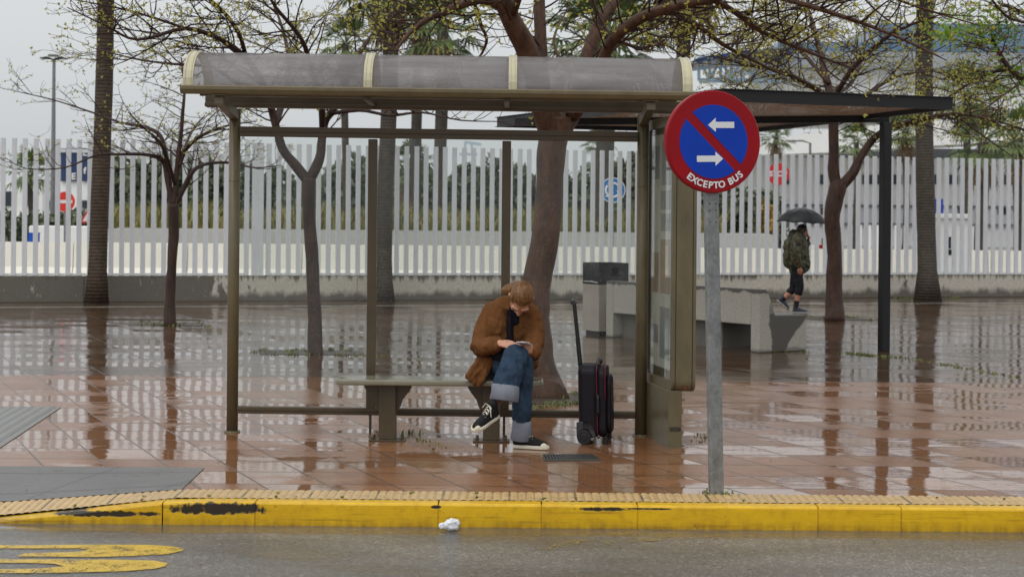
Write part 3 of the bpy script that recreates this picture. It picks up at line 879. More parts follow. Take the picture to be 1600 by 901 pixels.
# posters behind the left glass
m = MB(); m.prism([MA @ Vector((-HW + .0165, y, z)) for y, z in ((.10, .55), (D - .10, .55), (D - .10, 2.28), (.10, 2.28))], ax * .002); pst = put('poster', m, M_poster, ap)
M_grey = mat('grey_print', srgb(160, 164, 168), 0.5); M_brown = mat('brown_print', srgb(184, 160, 140), 0.5)
m = MB()
for (y0, y1, z0, z1, mi) in ((.14, .44, 1.72, 1.86, 0), (.14, .44, 1.56, 1.69, 0), (.50, .72, 1.95, 2.2, 0), (.50, .7, 1.1, 1.4, 1), (.50, .7, .72, .86, 0), (.14, .42, 1.9, 2.22, 0), (.14, .44, .62, 1.0, 0), (.14, .44, 1.1, 1.5, 1)):
    m.prism([MA @ Vector((-HW + .0145, y, z)) for y, z in ((y0, z0), (y1, z0), (y1, z1), (y0, z1))], ax * .001, mi)
put('printing', m, [M_grey, M_brown], pst)
m = MB(); m.tube([MA @ Vector((0.01, -.004, .44)), MA @ Vector((0.01, .01, .44))], 0.013, 12); put('lock', m, mat('rusty_lock', srgb(92, 48, 24), 0.6), ap)
m = MB()
lx0, lx1 = -0.105, -0.005
m.prism([MA @ Vector((x, y, -.01)) for x, y in ((lx0, .02), (lx1, .02), (lx1, .80), (lx0, .80))], (0, 0, AZ0 + .02)); leg = put('leg', m, M_olive, ap, bevel=.004)
m = MB(); Mt = frame(MA @ Vector(((lx0 + lx1) / 2, .0178, .135)), ax, Vector((0, 0, 1)), -ay); text_mesh(m, '5026', 0.043, Mt, bold=0.0008, depth=0.001); put('number', m, M_ink, leg)

# ------------------------------------------------------------------ traffic sign
M_red = mat('sign_red', srgb(142, 0, 16), 0.4, var=0.12, spec=.25); M_blue = mat('sign_blue', srgb(0, 56, 168), 0.4, var=0.12, spec=.25); M_sw = mat('sign_white', srgb(220, 220, 222), 0.35, var=0.06)
def galv():
    t = NT('galvanised_steel')
    co = t.coord()
    v = t.n('ShaderNodeTexVoronoi'); t.link(co, v.inputs['Vector']); v.inputs['Scale'].default_value = 45
    n = t.noise(t.mapping(co, (1, 1, .5)), 14, 5.0, .7)
    sc = t.n('ShaderNodeSeparateColor'); t.link(v.outputs['Color'], sc.inputs[0])
    c = t.mix(t.math('ADD', t.math('MULTIPLY', sc.outputs[0], .3), t.math('MULTIPLY', t.ramp(n, .3, .7), .7)), srgb(96, 98, 98), srgb(150, 152, 152))
    t.set(Base_Color=c, Metallic=0.35, Roughness=t.ramp(n, .3, .7, .38, .6), Normal=t.bump(n, .0006))
    return t.m
M_galv = galv()
pb = G(1119, 771); pt = W(1109.5, 222, pb.y)
sg = thing('traffic_sign', 'round red and blue no stopping sign reading EXCEPTO BUS on leaning galvanised pole', 'traffic sign', (pb.x, pb.y, 0))
pdir = (Vector(pt) - Vector((pb.x, pb.y, 0))).normalized()
top = W(1111, 222 - 40, pb.y)
m = MB(); yaw = 0.30
py_ = Vector((math.sin(-yaw) * -1, -math.cos(yaw), 0)).normalized()  # facing direction of the disc
sxv = Vector((-py_.y, py_.x, 0)).normalized()                          # to the right across the face
if sxv.x < 0: sxv = -sxv
upv = (pdir - py_ * pdir.dot(py_)).normalized()
sxv = upv.cross(py_) * -1
if sxv.x < 0: sxv = -sxv
pz = pdir; pxv = sxv; pyv = py_
MP = Matrix((pxv, pyv, pz)).transposed()
def pole_pt(h, dx=0, dy=0): return Vector((pb.x, pb.y, 0)) + pz * h + pxv * dx + pyv * dy
m.box(pole_pt(1.05), (0.088, 0.045, 2.16), mtx=MP)
for h in (1.885, 1.855, 1.80, 1.705, 1.69, 1.62):
    pass
o = put('pole', m, M_galv, sg, bevel=0.009)
m = MB()
for dx, h in ((-.022, 1.875), (.022, 1.875), (-.018, 1.745), (.02, 1.745), (.02, 1.705), (-.018, 1.635), (.02, 1.635), (-.02, 1.705)):
    m.tube([pole_pt(h, dx, .0236), pole_pt(h, dx, .02)], .0048, 8)
put('bolt_hole', m, M_black, o)
cD = Vector(pt) + py_ * 0.052
MS = frame(cD, sxv, upv, py_)
RAD = 0.3075
def disc(mb_, r0, r1, z0, z1, n=72, m_=0, a0=0, a1=2 * PI):
    vs = []
    for k in range(n):
        a = 2 * PI * k / n
        for r, z in ((r0, z0), (r1, z1)): vs.append(MS @ Vector((r * math.cos(a), r * math.sin(a), z)))
    fs = [(2 * k, 2 * k + 1, (2 * k + 3) % (2 * n), (2 * k + 2) % (2 * n)) for k in range(n)]
    mb_.add(vs, fs, m_)
def cap(mb_, r, z, n=72, m_=0, flip=False):
    f = tuple(range(n)); mb_.add([MS @ Vector((r * math.cos(2 * PI * k / n), r * math.sin(2 * PI * k / n), z)) for k in range(n)], [tuple(reversed(f)) if flip else f], m_)
m = MB(); cap(m, RAD - .006, 0.0); disc(m, RAD - .006, RAD, 0.0, -.005); disc(m, RAD, RAD, -.005, -.036); cap(m, RAD - .001, -.03, flip=True)
plate = put('sign_plate', m, M_red, sg)
m = MB()
rb = 0.2215
for side in (0, 1):
    off = 0.0275 / rb
    ca = math.radians(135 if side == 0 else -45)
    pts = []
    half = math.acos(0.0275 / rb)
    mid = math.radians(45 if side == 0 else 225)
    for k in range(33):
        a = mid - half + 2 * half * k / 32
        pts.append(MS @ Vector((rb * math.cos(a), rb * math.sin(a), 0.0022)))
    m.add(pts, [tuple(range(len(pts)))])
put('blue_field', m, M_blue, plate)
m = MB()
def arrow(cx, cy, s):
    P = [(-0.0855, 0), (-0.035, .0425), (-0.035, .0185), (.0855, .0185), (.0855, -.0185), (-0.035, -.0185), (-0.035, -.0425)]
    pts = [MS @ Vector((cx + s * x, cy + (y if s > 0 else -y), 0.0036)) for x, y in P]
    m.add(pts, [tuple(reversed(range(len(pts))))])
arrow(0.049, 0.100, 1); put('arrow', m, M_sw, plate)
m = MB(); arrow(-0.026, -0.102, -1); put('arrow', m, M_sw, plate)
m = MB()
txt = 'EXCEPTO BUS'; wd = {'E': .92, 'X': .98, 'C': 1.05, 'P': .95, 'T': .92, 'O': 1.1, 'B': 1.0, 'U': 1.02, 'S': .95, ' ': .55}
tot = sum(wd[c] for c in txt); rt = 0.262; step = math.radians(86) / tot; acc = 0
for c in txt:
    a = math.radians(-131.5) + (acc + wd[c] / 2) * step; acc += wd[c]
    if c == ' ': continue
    ra = Vector((math.cos(a), math.sin(a), 0)); tx = Vector((-math.sin(a), math.cos(a), 0))
    Lx = (sxv * tx.x + upv * tx.y); Ly = (sxv * -ra.x + upv * -ra.y)
    text_mesh(m, c, 0.056, frame(MS @ (ra * rt + Vector((0, 0, .003))), Lx, Ly, py_), bold=0.0018, depth=0.0006)
put('lettering', m, M_sw, plate)

# ------------------------------------------------------------------ pergola
M_dark = mat('dark_grey_steel', srgb(34, 35, 37), 0.4, var=0.15, vscale=4, spec=.3)
def mesh_ceiling():
    t = NT('perforated_canopy_mesh')
    co = t.coord()
    v = t.n('ShaderNodeTexVoronoi'); t.link(co, v.inputs['Vector']); v.inputs['Scale'].default_value = 26
    n = t.noise(co, 3.0, 4.0)
    d = t.ramp(v.outputs['Distance'], .25, .5)
    t.set(Base_Color=t.mix(d, srgb(150, 130, 112), srgb(216, 200, 184)), Roughness=.6)
    tp = t.n('ShaderNodeBsdfTransparent'); m = t.n('ShaderNodeMixShader')
    t.link(t.math('MULTIPLY', t.ramp(v.outputs['Distance'], .22, .3, 1, 0), .9), m.inputs[0]); t.link(t.b.outputs[0], m.inputs[1]); t.link(tp.outputs[0], m.inputs[2])
    t.link(m.outputs[0], t.out.inputs['Surface'])
    return t.m
pg = thing('pergola', 'dark steel canopy with perforated roof on slim posts behind the bus shelter', 'pergola', (2.6, 22.4, 0))
ZR = 2.90
A, B, Cc, Dd = Vector((2.3, 18.55, ZR)), Vector((5.02, 19.5, ZR)), Vector((3.45, 25.4, ZR)), Vector((-.22, 24.2, ZR))
for a, b in ((A, B), (B, Cc), (Cc, Dd), (Dd, A)):
    m = MB(); z = Vector((0, 0, .10)); m.beam(a + z, b + z, .012, .14); m.beam(a + z + Vector((0, 0, .066)), b + z + Vector((0, 0, .066)), .07, .010); m.beam(a + z - Vector((0, 0, .066)), b + z - Vector((0, 0, .066)), .07, .010)
    put('edge_beam', m, M_dark, pg)
m = MB()
for k in (0.12, .25, .38, .5, .62, .75, .88):
    pass
p0, p1 = Vector((0.42, 23.1, 0)), Vector((4.73, 21.65, 0))
z = Vector((0, 0, ZR + .05)); e = (p1 - p0).normalized(); m.beam(p0 - e * .4 + z, p1 + e * .05 + z, .09, .10); put('centre_beam', m, M_dark, pg)
m = MB(); z = Vector((0, 0, .09)); m.add([A + z, B + z, Cc + z, Dd + z], [(0, 1, 2, 3)]); put('canopy_mesh', m, mesh_ceiling(), pg)
for p, r in ((p1, .058), (p0, .058)):
    m = MB(); m.box((p.x, p.y, ZR / 2), (2 * r, 2 * r, ZR), rz=.35); put('post', m, M_dark, pg, bevel=.008)

# ------------------------------------------------------------------ concrete bench and litter bin
def bench_concrete():
    t = NT('wet_edged_concrete')
    co = t.coord(); sp = t.n('ShaderNodeSeparateXYZ'); t.link(co, sp.inputs[0])
    n1 = t.noise(co, 2.2, 5.0, .6); n2 = t.noise(co, 45, 4.0); dr = t.noise(t.mapping(co, (1, 1, .5)), 9, 4.0)
    c = t.mix(t.ramp(n2, .3, .7), srgb(160, 156, 146), srgb(184, 180, 170))
    tw = t.ramp(t.math('ADD', sp.outputs[2], t.math('MULTIPLY', dr, .12)), .79, .81)
    bw = t.ramp(t.math('SUBTRACT', sp.outputs[2], t.math('MULTIPLY', n1, .12)), -.03, .0, .6, .0)
    # the seat end is soaked except for one drier patch
    ex = t.math('ADD', t.math('ADD', t.math('MULTIPLY', sp.outputs[0], .83), t.math('MULTIPLY', sp.outputs[1], .559)), t.math('MULTIPLY', t.math('SUBTRACT', n1, .5), .35))
    soak = t.math('MULTIPLY', t.ramp(ex, .17, .19), t.ramp(t.math('ADD', ex, t.math('MULTIPLY', sp.outputs[2], -.75)), .42, .45, 1, 0))
    soak = t.math('MULTIPLY', soak, t.ramp(sp.outputs[2], .47, .49, 1, .6))
    s = t.math('MAXIMUM', t.math('MAXIMUM', tw, bw), soak)
    t.set(Base_Color=t.mix(s, c, srgb(84, 80, 74)), Roughness=t.ramp(s, 0, 1, .75, .32), Normal=t.bump(n2, .0025))
    return t.m
M_bconc = bench_concrete()
P0 = G(1186, 551); along = Vector((-.559, .83, 0)); across = Vector((.83, .559, 0))
cb = thing('concrete_bench', 'long grey concrete bench with sloping backrest and dark wet end', 'bench', (P0.x, P0.y, 0))
def cbp(a, c, z): return P0 + along * a + across * c + Vector((0, 0, z))
Lb = 3.15
prof_full = [(0, 0), (.80, 0), (.80, .45), (.27, .46), (.15, .745), (.11, .785), (0, .785)]
prof_up = [(0, .34), (.78, .34), (.80, .36), (.80, .45), (.27, .46), (.15, .745), (.11, .785), (0, .785)]
m = MB()
m.prism([cbp(0, c, z) for c, z in prof_full], along * .16)
m.prism([cbp(.16, c, z) for c, z in prof_up], along * (Lb - .32))
m.prism([cbp(Lb - .16, c, z) for c, z in prof_full], along * .16)
put('seat', m, M_bconc, cb, bevel=.012)
for a0, a1 in ((.85, 1.5), (2.3, 2.95)):
    m = MB(); m.prism([cbp(a0, c, z) for c, z in ((.14, .0), (.70, .0), (.70, .338), (.14, .338))], along * (a1 - a0)); put('pedestal', m, mat('dark_pedestal_concrete', srgb(104, 100, 92), .5, var=.2, vscale=5, bump=.002), cb)  # pedestals are a darker grey than the seat
bp = G(935, 524)
lb_ = thing('litter_bin', 'square concrete litter bin with black metal top beside the concrete bench', 'litter bin', (bp.x, bp.y + .3, 0))
rz = -math.radians(66)
fx_ = Vector((math.cos(math.radians(26)), math.sin(math.radians(26)), 0)); fy_ = Vector((-fx_.y, fx_.x, 0))
def bn(x, y, z): return bp + fx_ * x + fy_ * y + Vector((0, 0, z))
m = MB(); m.prism([bn(x, y, .05) for x, y in ((0, 0), (.48, 0), (.48, .48), (0, .48))], (0, 0, .665)); put('body', m, mat('bin_concrete', srgb(168, 160, 150), .7, var=.15, vscale=4, bump=.002), lb_, bevel=.01)
m = MB(); m.prism([bn(x, y, .0) for x, y in ((.04, .04), (.44, .04), (.44, .44), (.04, .44))], (0, 0, .05)); put('plinth', m, M_dark, lb_)
M_bintop = mat('wet_black_steel', srgb(34, 34, 38), .15, var=.3, vscale=25)
m = MB()   # four sheets with an opening on opposite sides
T = .012
def sheet(x0, y0, x1, y1, z0, z1): m.prism([bn(x, y, z0) for x, y in ((x0, y0), (x1, y0), (x1, y1), (x0, y1))], (0, 0, z1 - z0))
for y0, y1 in ((0, T), (.48 - T, .48)):
    sheet(0, y0, .20, y1, .715, 1.02); sheet(.33, y0, .48, y1, .715, 1.02); sheet(.20, y0, .33, y1, .715, .83); sheet(.20, y0, .33, y1, .96, 1.02)
sheet(0, T, T, .48 - T, .715, 1.02); sheet(.48 - T, T, .48, .48 - T, .715, 1.02)
put('hood', m, M_bintop, lb_)
m = MB(); m.prism([bn(-.003, .03, .735), bn(-.003, .25, .748), bn(-.003, .45, .742), bn(-.003, .45, .755), bn(-.003, .22, .765), bn(-.003, .03, .75)], fx_ * .002); put('bag_edge', m, mat('grey_bag', srgb(190, 190, 190), .4), lb_)
# drain grate
g0, g1, g2, g3 = G(852, 720), G(938, 719.5), G(925, 711), G(848, 711)
m = MB(); zz = Vector((0, 0, .003))
m.prism([g0 + Vector((0, 0, .0015)), g1 + Vector((0, 0, .0015)), g2 + Vector((0, 0, .0015)), g3 + Vector((0, 0, .0015))], (0, 0, .001), 0)
N = 17
for i in range(N + 1):
    a = g0.lerp(g1, i / N); b = g3.lerp(g2, i / N); m.beam(a + Vector((0, 0, .006)), b + Vector((0, 0, .006)), .008, .008, 1)
m.beam(g0 + Vector((0, 0, .006)), g1 + Vector((0, 0, .006)), .012, .0085, 1); m.beam(g3 + Vector((0, 0, .006)), g2 + Vector((0, 0, .006)), .012, .0085, 1)
o = put('drain_grate', m, [M_black, mat('cast_iron', srgb(84, 84, 82), .35, metal=.3)]); tag(recenter(o), 'small dark iron drain grate in the wet paving before the suitcase', 'drain grate')
# crumpled bottle in the gutter
c = G(702, 828, ROADZ); k = 0.0
o = blob('plastic_bottle', [([c + Vector((-.044, -.0, .026)), c + Vector((-.02, -.01, .032)), c + Vector((.012, -.01, .036)), c + Vector((.03, 0, .034))], [.014, .022, .033, .030])], [mat('crumpled_white_plastic', srgb(222, 224, 228), .2, var=.1, vscale=30)], None, .004, 2, wrinkle=.006, wscale=24)
tag(recenter(o), 'crumpled white plastic bottle lying in the gutter against the yellow kerb', 'bottle')
# ------------------------------------------------------------------ beyond the fence
M_bwhite = mat('white_render', srgb(232, 232, 230), 0.6, var=.06, vscale=.3)
M_cwall = mat('cream_barrier_concrete', srgb(236, 232, 219), 0.6, var=.08, vscale=1.5, bump=.002)
M_gconc = mat('grey_slope_concrete', srgb(142, 141, 134), 0.6, var=.12, vscale=1.0)
M_dglass = mat('dark_window_glass', srgb(44, 52, 60), 0.12, var=.2, vscale=1)
M_navy = mat('navy_panel', srgb(28, 52, 92), 0.4, var=.08)
M_shut = mat('grey_shutter', srgb(196, 198, 202), 0.5, var=.06, vscale=.5)
def pxbox(mb, x0, y0, x1, y1, Y, depth, m=0):
    a, b = W((x0 + x1) / 2, (y0 + y1) / 2, Y), 0
    w = (x1 - x0) * Y / F; h = (y1 - y0) * Y / F
    mb.box((a.x, Y + depth / 2, a.z), (w, depth, h), m)
def gbox(mb, x0, x1, Y, depth, z0, z1, m=0):
    mb.box2((x0, Y, z0), (x1, Y + depth, z1), m)
# low cream barrier of concrete lengths
mb = MB(); x = -17.5
top = 0.90
while x < 19:
    mb.prism([(x + .01, 44.6, 0), (x + .01, 45.2, 0), (x + .01, 45.05, .25), (x + .01, 45.0, top), (x + .01, 44.8, top), (x + .01, 44.75, .25)], (2.98, 0, 0)); x += 3.0
o = put('barrier_wall', mb, M_cwall); tag(o, 'low cream concrete barrier wall running along the road behind the white fence', 'barrier wall')
mb = MB(); a, b = W(165, 363, 55).x, W(1212, 364, 55).x
mb.prism([(a, 54.0, 0), (a, 57, 0), (a, 57, 1.2), (a, 55, 1.15)], (b - a, 0, 0))
o = put('embankment_wall', mb, M_gconc); tag(o, 'grey sloping concrete embankment below the tall grass and dark hedge', 'embankment wall')
mb = MB(); a, b = W(45, 353, 50).x, W(150, 353, 50).x; gbox(mb, a, b, 50, 1.2, 0, W(90, 353, 50).z)
o = recenter(put('white_block_wall', mb, M_bwhite, bevel=.03)); tag(o, 'white block wall beside the no entry sign behind the fence', 'wall')
mb = MB(); c = W(50, 383, 44.7); mb.box((c.x, 44.9, .90 + .11), (.24, .2, .22)); mb.box((c.x, 44.9, 1.13), (.26, .22, .03))
o = recenter(put('blue_crate', mb, mat('bright_blue_plastic', srgb(0, 84, 190), .4))); tag(o, 'small bright blue plastic box on the cream barrier at far left', 'box')

# hedge mass and tall grass
def leaf_mat(name, c1, c2, rough=.5, thin=False):
    t = NT(name); co = t.coord()
    n = t.noise(co, 2.2, 4.0); n2 = t.noise(co, 14.0, 3.0)
    c = t.mix(t.ramp(n, .32, .68), c1, c2); c = t.mix(t.ramp(n2, .35, .7, 0, .45), c, mul(c1, .6))
    t.set(Base_Color=c, Roughness=rough)
    if thin:
        tl = t.n('ShaderNodeBsdfTranslucent'); t.link(c, tl.inputs[0]); m1 = t.n('ShaderNodeMixShader'); m1.inputs[0].default_value = .45
        t.link(t.b.outputs[0], m1.inputs[1]); t.link(tl.outputs[0], m1.inputs[2]); t.link(m1.outputs[0], t.out.inputs['Surface'])
    return t.m
M_hedge = leaf_mat('haze_paled_hedge_leaf', srgb(80, 90, 70), srgb(114, 124, 94))  # leaf greens lightened to stand in for distance haze
M_tgrass = leaf_mat('ochre_green_grass', srgb(98, 104, 48), srgb(142, 128, 62))
R = random.Random(11)
mb = MB()
def leafquad(mb_, c, s, m=0, rnd=None):
    rnd = rnd or R
    n = Vector((rnd.gauss(0, 1), rnd.gauss(0, 1), rnd.gauss(0, 1))).normalized(); a = n.orthogonal().normalized(); b = n.cross(a)
    q = rnd.uniform(0, PI); a, b = a * math.cos(q) + b * math.sin(q), b * math.cos(q) - a * math.sin(q)
    mb_.add([c - a * s, c - b * s * .5, c + a * s, c + b * s * .5], [(0, 1, 2, 3)], m)
def bush(mb_, c, rx, ry, rz, n, s):
    for _ in range(n):
        while True:
            p = Vector((R.uniform(-1, 1), R.uniform(-1, 1), R.uniform(-1, 1)))
            if .35 < p.length < 1: break
        k = 1 + .25 * noise.noise(p * 2.2 + c * .3)
        leafquad(mb_, c + Vector((p.x * rx * k, p.y * ry, p.z * rz * k)), s * R.uniform(.6, 1.3))
for px in range(168, 1040, 26):
    Y = 74 + R.uniform(-2, 3); ty = 262 + 16 * math.sin(px * .03) + R.uniform(-16, 12)
    if 180 < px < 420: ty = 250 + R.uniform(-8, 12)
    if px > 640: ty += -6
    tp = W(px + R.uniform(-8, 8), ty, Y); h = tp.z
    bush(mb, Vector((tp.x, Y, h * .5)), .85, 1.0, h * .52, 1100, .22)
for px in range(1085, 1210, 30):
    tp = W(px, 290 + R.uniform(-10, 10), 70); bush(mb, Vector((tp.x, 70, tp.z * .5)), .8, 1, tp.z * .52, 420, .22)
for px in range(-20, 130, 24):
    tp = W(px, 335 + R.uniform(-8, 10), 78); bush(mb, Vector((tp.x, 78, tp.z * .5)), .9, 1, tp.z * .55, 380, .2)
struct('hedge', mb, M_hedge, kind='stuff')
mb = MB()
for _ in range(9000):
    px = R.uniform(165, 1215); Y = R.uniform(57.2, 63)
    if 1130 < px: continue
    b = W(px, 360, Y); b.z = 1.0; h = R.uniform(.5, 1.0) * (1 + .45 * noise.noise(Vector((px * .02, Y * .2, 0)))) * 1.05
    a = R.uniform(0, 2 * PI); d = Vector((math.cos(a), math.sin(a), 0)); w = Vector((.03, 0, 0))
    mb.add([b - w, b + w, b + d * h * .12 + Vector((0, 0, h * .6)) + w * .8, b + d * h * .12 + Vector((0, 0, h * .6)) - w * .8, b + d * h * .4 + Vector((0, 0, h))], [(0, 1, 2, 3), (3, 2, 4)])
struct('tall_grass', mb, M_tgrass, kind='stuff')
mb = MB(); tp = W(1198, 330, 62); bush(mb, Vector((tp.x, 62, 1.0)), .45, .5, 1.3, 500, .14)
o = recenter(put('ochre_shrub', mb, mat('ochre_leaf', srgb(150, 118, 40), .6, var=.3))); tag(o, 'ochre shrub left of the stop sign behind the fence', 'shrub')

# buildings on the left
bl_ = thing('port_building', 'white port building with large navy lettered panels behind left fence', 'building', (W(150, 400, 120).x, 120, 0))
mb = MB(); a, b = W(72, 300, 120).x, W(320, 300, 120).x; gbox(mb, a, b, 120, 18, 0, W(200, 238, 120).z); put('wall', mb, M_bwhite, bl_)
mb = MB(); pxbox(mb, 70, 234, 322, 239, 119.6, 19); put('roof_edge', mb, M_shut, bl_)
for x0, x1 in ((95, 104.5), (109, 120.5), (128, 137), (162, 172)):
    mb = MB(); pxbox(mb, x0, 232, x1, 283, 119.75, .2); put('navy_panel', mb, M_navy, bl_)
mb = MB()
for (ch, x, y) in (('E', 132.5, 239), ('f', 132.5, 267), ('E', 115, 276)):
    mb = MB(); p = W(x, y, 119.68); text_mesh(mb, ch, .62, frame(p, Vector((1, 0, 0)), Vector((0, 0, 1)), Vector((0, -1, 0))), bold=.02, depth=.02); put('lettering', mb, M_sw, bl_)
for x0, x1 in ((74, 92), (128, 138), (176, 204), (230, 262)):
    mb = MB(); pxbox(mb, x0, 313, x1, 326, 119.85, .3); put('window', mb, M_dglass, bl_)
mb = MB(); pxbox(mb, 165, 280, 187, 345, 117, 2.6); put('stair_tower', mb, mat('blue_grey_cladding', srgb(120, 136, 148), .5), bl_)
of = thing('office_building', 'low white office with dark windows at the far left edge behind fence', 'building', (W(10, 400, 140).x, 140, 0))
mb = MB(); a, b = W(-120, 300, 140).x, W(66, 300, 140).x; gbox(mb, a, b, 140, 15, 0, W(0, 284, 140).z); put('wall', mb, M_bwhite, of)
for x0 in range(-100, 60, 34):
    mb = MB(); pxbox(mb, x0, 299, x0 + 20, 322, 139.8, .4); put('window', mb, M_dglass, of)
# far gantry crane, seen between pickets
cr_ = thing('gantry_crane', 'harbour crane coloured faint pale blue for haze, far beyond the hedge', 'crane', (W(732, 300, 420).x, 420, 0))
mb = MB(); M_crane = mat('haze_tinted_crane', srgb(168, 184, 198), .6)  # haze is put into the crane's pale blue colour
for x0, x1 in ((722, 727), (742, 737)):
    mb.beam(W(x0, 330, 420), W(x1, 222, 420), .55, .55)
mb.beam(W(718, 241, 420), W(746, 241, 420), .5, .6); mb.beam(W(724, 258, 420), W(740, 258, 420), .4, .5); mb.beam(W(726, 222, 420), W(752, 226, 420), .5, .7)
put('frame', mb, M_crane, cr_)

# terminal on the right
tb = thing('terminal_building', 'large white terminal with sloping ramp deck and blue glass upper floor', 'building', (W(1380, 400, 112).x, 112, 0))
mb = MB(); gbox(mb, W(1095, 300, 112).x, W(1760, 300, 112).x, 112, 30, 0, W(1300, 246, 112).z); put('wall', mb, M_bwhite, tb)
mb = MB(); pxbox(mb, 1093, 324, 1760, 349, 111.8, .4); put('shutter', mb, M_shut, tb)
mb = MB(); pxbox(mb, 1093, 320.5, 1760, 323, 111.5, .6); pxbox(mb, 1093, 349, 1760, 352, 111.6, .5); put('ledge', mb, mat('grey_ledge', srgb(110, 112, 116), .5), tb)
for i, x0 in enumerate(range(1150, 1750, 22)):
    if x0 < 1330 and i % 3: continue
    mb = MB(); pxbox(mb, x0, 273, x0 + (17 if i % 2 else 9), 288, 111.85, .3); put('window', mb, M_dglass, tb)
for x0, x1 in ((1283, 1295), (1180, 1187), (1498, 1503), (1560, 1578)):
    mb = MB(); pxbox(mb, x0, 325, x1, 335, 111.7, .2); put('opening', mb, M_dglass, tb)
mb = MB(); pxbox(mb, 1093, 232, 1760, 246, 113, 4); put('ramp_shade_band', mb, mat('painted_ramp_shade', srgb(104, 106, 110), .5), tb)  # dark grey band painted as the shade under the ramp deck
mb = MB(); mb.prism([W(x, y, 106) for x, y in ((1088, 246), (1088, 236), (1160, 226), (1300, 203), (1450, 186), (1760, 158), (1760, 212), (1450, 228), (1300, 238))], (0, 6, 0)); put('ramp_deck', mb, M_bwhite, tb)
mb = MB(); gbox(mb, W(1180, 150, 120).x, W(1800, 150, 120).x, 120, 20, W(1300, 178, 120).z, W(1300, 108, 120).z); put('upper_wall', mb, M_bwhite, tb)
mb = MB(); pxbox(mb, 1184, 82, 1800, 108, 118.5, 20); put('grey_storey', mb, mat('dark_grey_cladding', srgb(150, 156, 162), .4, var=.1), tb)
def blue_glass():
    t = NT('blue_curtain_glass'); co = t.coord(); sp = t.n('ShaderNodeSeparateXYZ'); t.link(co, sp.inputs[0])
    f = t.math('FRACT', t.math('DIVIDE', sp.outputs[0], 1.5)); n = t.noise(co, .4, 3.0)
    c = t.mix(t.ramp(n, .3, .7), srgb(76, 106, 136), srgb(112, 140, 164)); c = t.mix(t.math('LESS_THAN', f, .07), c, srgb(30, 50, 70))
    t.set(Base_Color=c, Roughness=.12); return t.m
M_bglass = blue_glass()
mb = MB(); pxbox(mb, 1372, 38, 1800, 82, 119, 18); put('glass_storey', mb, M_bglass, tb)
mb = MB(); pxbox(mb, 1215, 66, 1372, 82, 119.5, 18); put('lower_glass', mb, M_bglass, tb)
mb = MB(); pxbox(mb, 1386, 24, 1430, 38, 119, 8); put('roof_hut', mb, M_bwhite, tb)
mb = MB()
mb.beam(W(1092, 92, 116), W(1230, 80, 116), .3, .3); mb.beam(W(1092, 126, 116), W(1230, 126, 116), .3, .3)
xs_ = list(range(1092, 1231, 17))
for i in range(len(xs_) - 1):
    mb.beam(W(xs_[i], 126 if i % 2 else 92, 116), W(xs_[i + 1], 92 if i % 2 else 126, 116), .2, .2)
    mb.beam(W(xs_[i], 126, 116), W(xs_[i], 90, 116), .2, .2)
put('roof_truss', mb, mat('pale_blue_steel', srgb(130, 150, 168), .5), tb)
mb = MB(); mb.prism([W(x, y, 115) for x, y in ((1086, 92), (1150, 80), (1240, 74), (1240, 84), (1150, 90), (1086, 97))], (0, 8, 0)); put('roof_canopy', mb, M_navy, tb)
mb = MB(); p = W(1463, 322, 100); mb.box((p.x, 100, p.z), (.75, .12, .85)); bs = put('blue_board', mb, M_blue, None); recenter(bs); tag(bs, 'small blue board in front of the white terminal right of palm trunk', 'sign')
mb2 = MB(); mb2.box((0, .0, -p.z / 2 + 0.0), (.12, .1, p.z)); 
for v in range(len(mb2.v)): mb2.v[v] = (mb2.v[v][0], mb2.v[v][1] + .12, mb2.v[v][2])
put('post', mb2, M_galv, bs, local=True)

# kiosk and second railing on the right
kp = G(1488, 418)
kx0, kx1 = W(1460, 380, 42).x, W(1517, 380, 42).x
ki = thing('ticket_kiosk', 'white ticket machine kiosk with dark screen behind the right fence', 'kiosk', ((kx0 + kx1) / 2, 42.6, 0))
mb = MB(); gbox(mb, kx0, kx1, 42.2, .9, 0, W(1488, 342, 42).z); put('body', mb, M_bwhite, ki, bevel=.03)
mb = MB(); gbox(mb, kx0 - .05, kx1 + .05, 42.1, 1.1, W(1488, 342, 42).z + .003, W(1488, 334, 42).z); put('roof', mb, M_bwhite, ki, bevel=.02)
mb = MB(); pxbox(mb, 1479, 370, 1486, 388, 42.17, .05); put('screen', mb, M_dglass, ki)
mb = MB(); pxbox(mb, 1478, 390, 1487, 398, 42.18, .05); put('slot', mb, M_dark, ki)
mb = MB(); x = W(1325, 380, 62).x
while x < 16.9:
    mb.box2((x, 62, 0), (x + .16, 62.1, W(1400, 352, 62).z)); x += .34
mb.beam((W(1325, 380, 62).x, 62.15, .5), (16.9, 62.15, .5), .05, .08)
o = put('white_railing', mb, M_bwhite); tag(o, 'second row of white uprights standing across the road behind the right fence', 'railing')
# boom barrier
bp_ = W(1290, 400, 48)
bb = thing('boom_barrier', 'red and white boom barrier on dark post behind walking man', 'barrier', (bp_.x, 48, 0))
mb = MB(); mb.box2((bp_.x - .1, 47.9, 0), (bp_.x + .1, 48.1, W(1290, 372, 48).z)); put('post', mb, M_dark, bb, bevel=.01)
mb = MB(); x = W(1225, 385, 48).x; z = W(1270, 385, 48).z; i = 0
while x < bp_.x + .3:
    mb.box2((x, 47.83, z - .05), (x + .22, 47.89, z + .05), i % 2); x += .22; i += 1
put('boom', mb, [M_red, M_sw], bb)

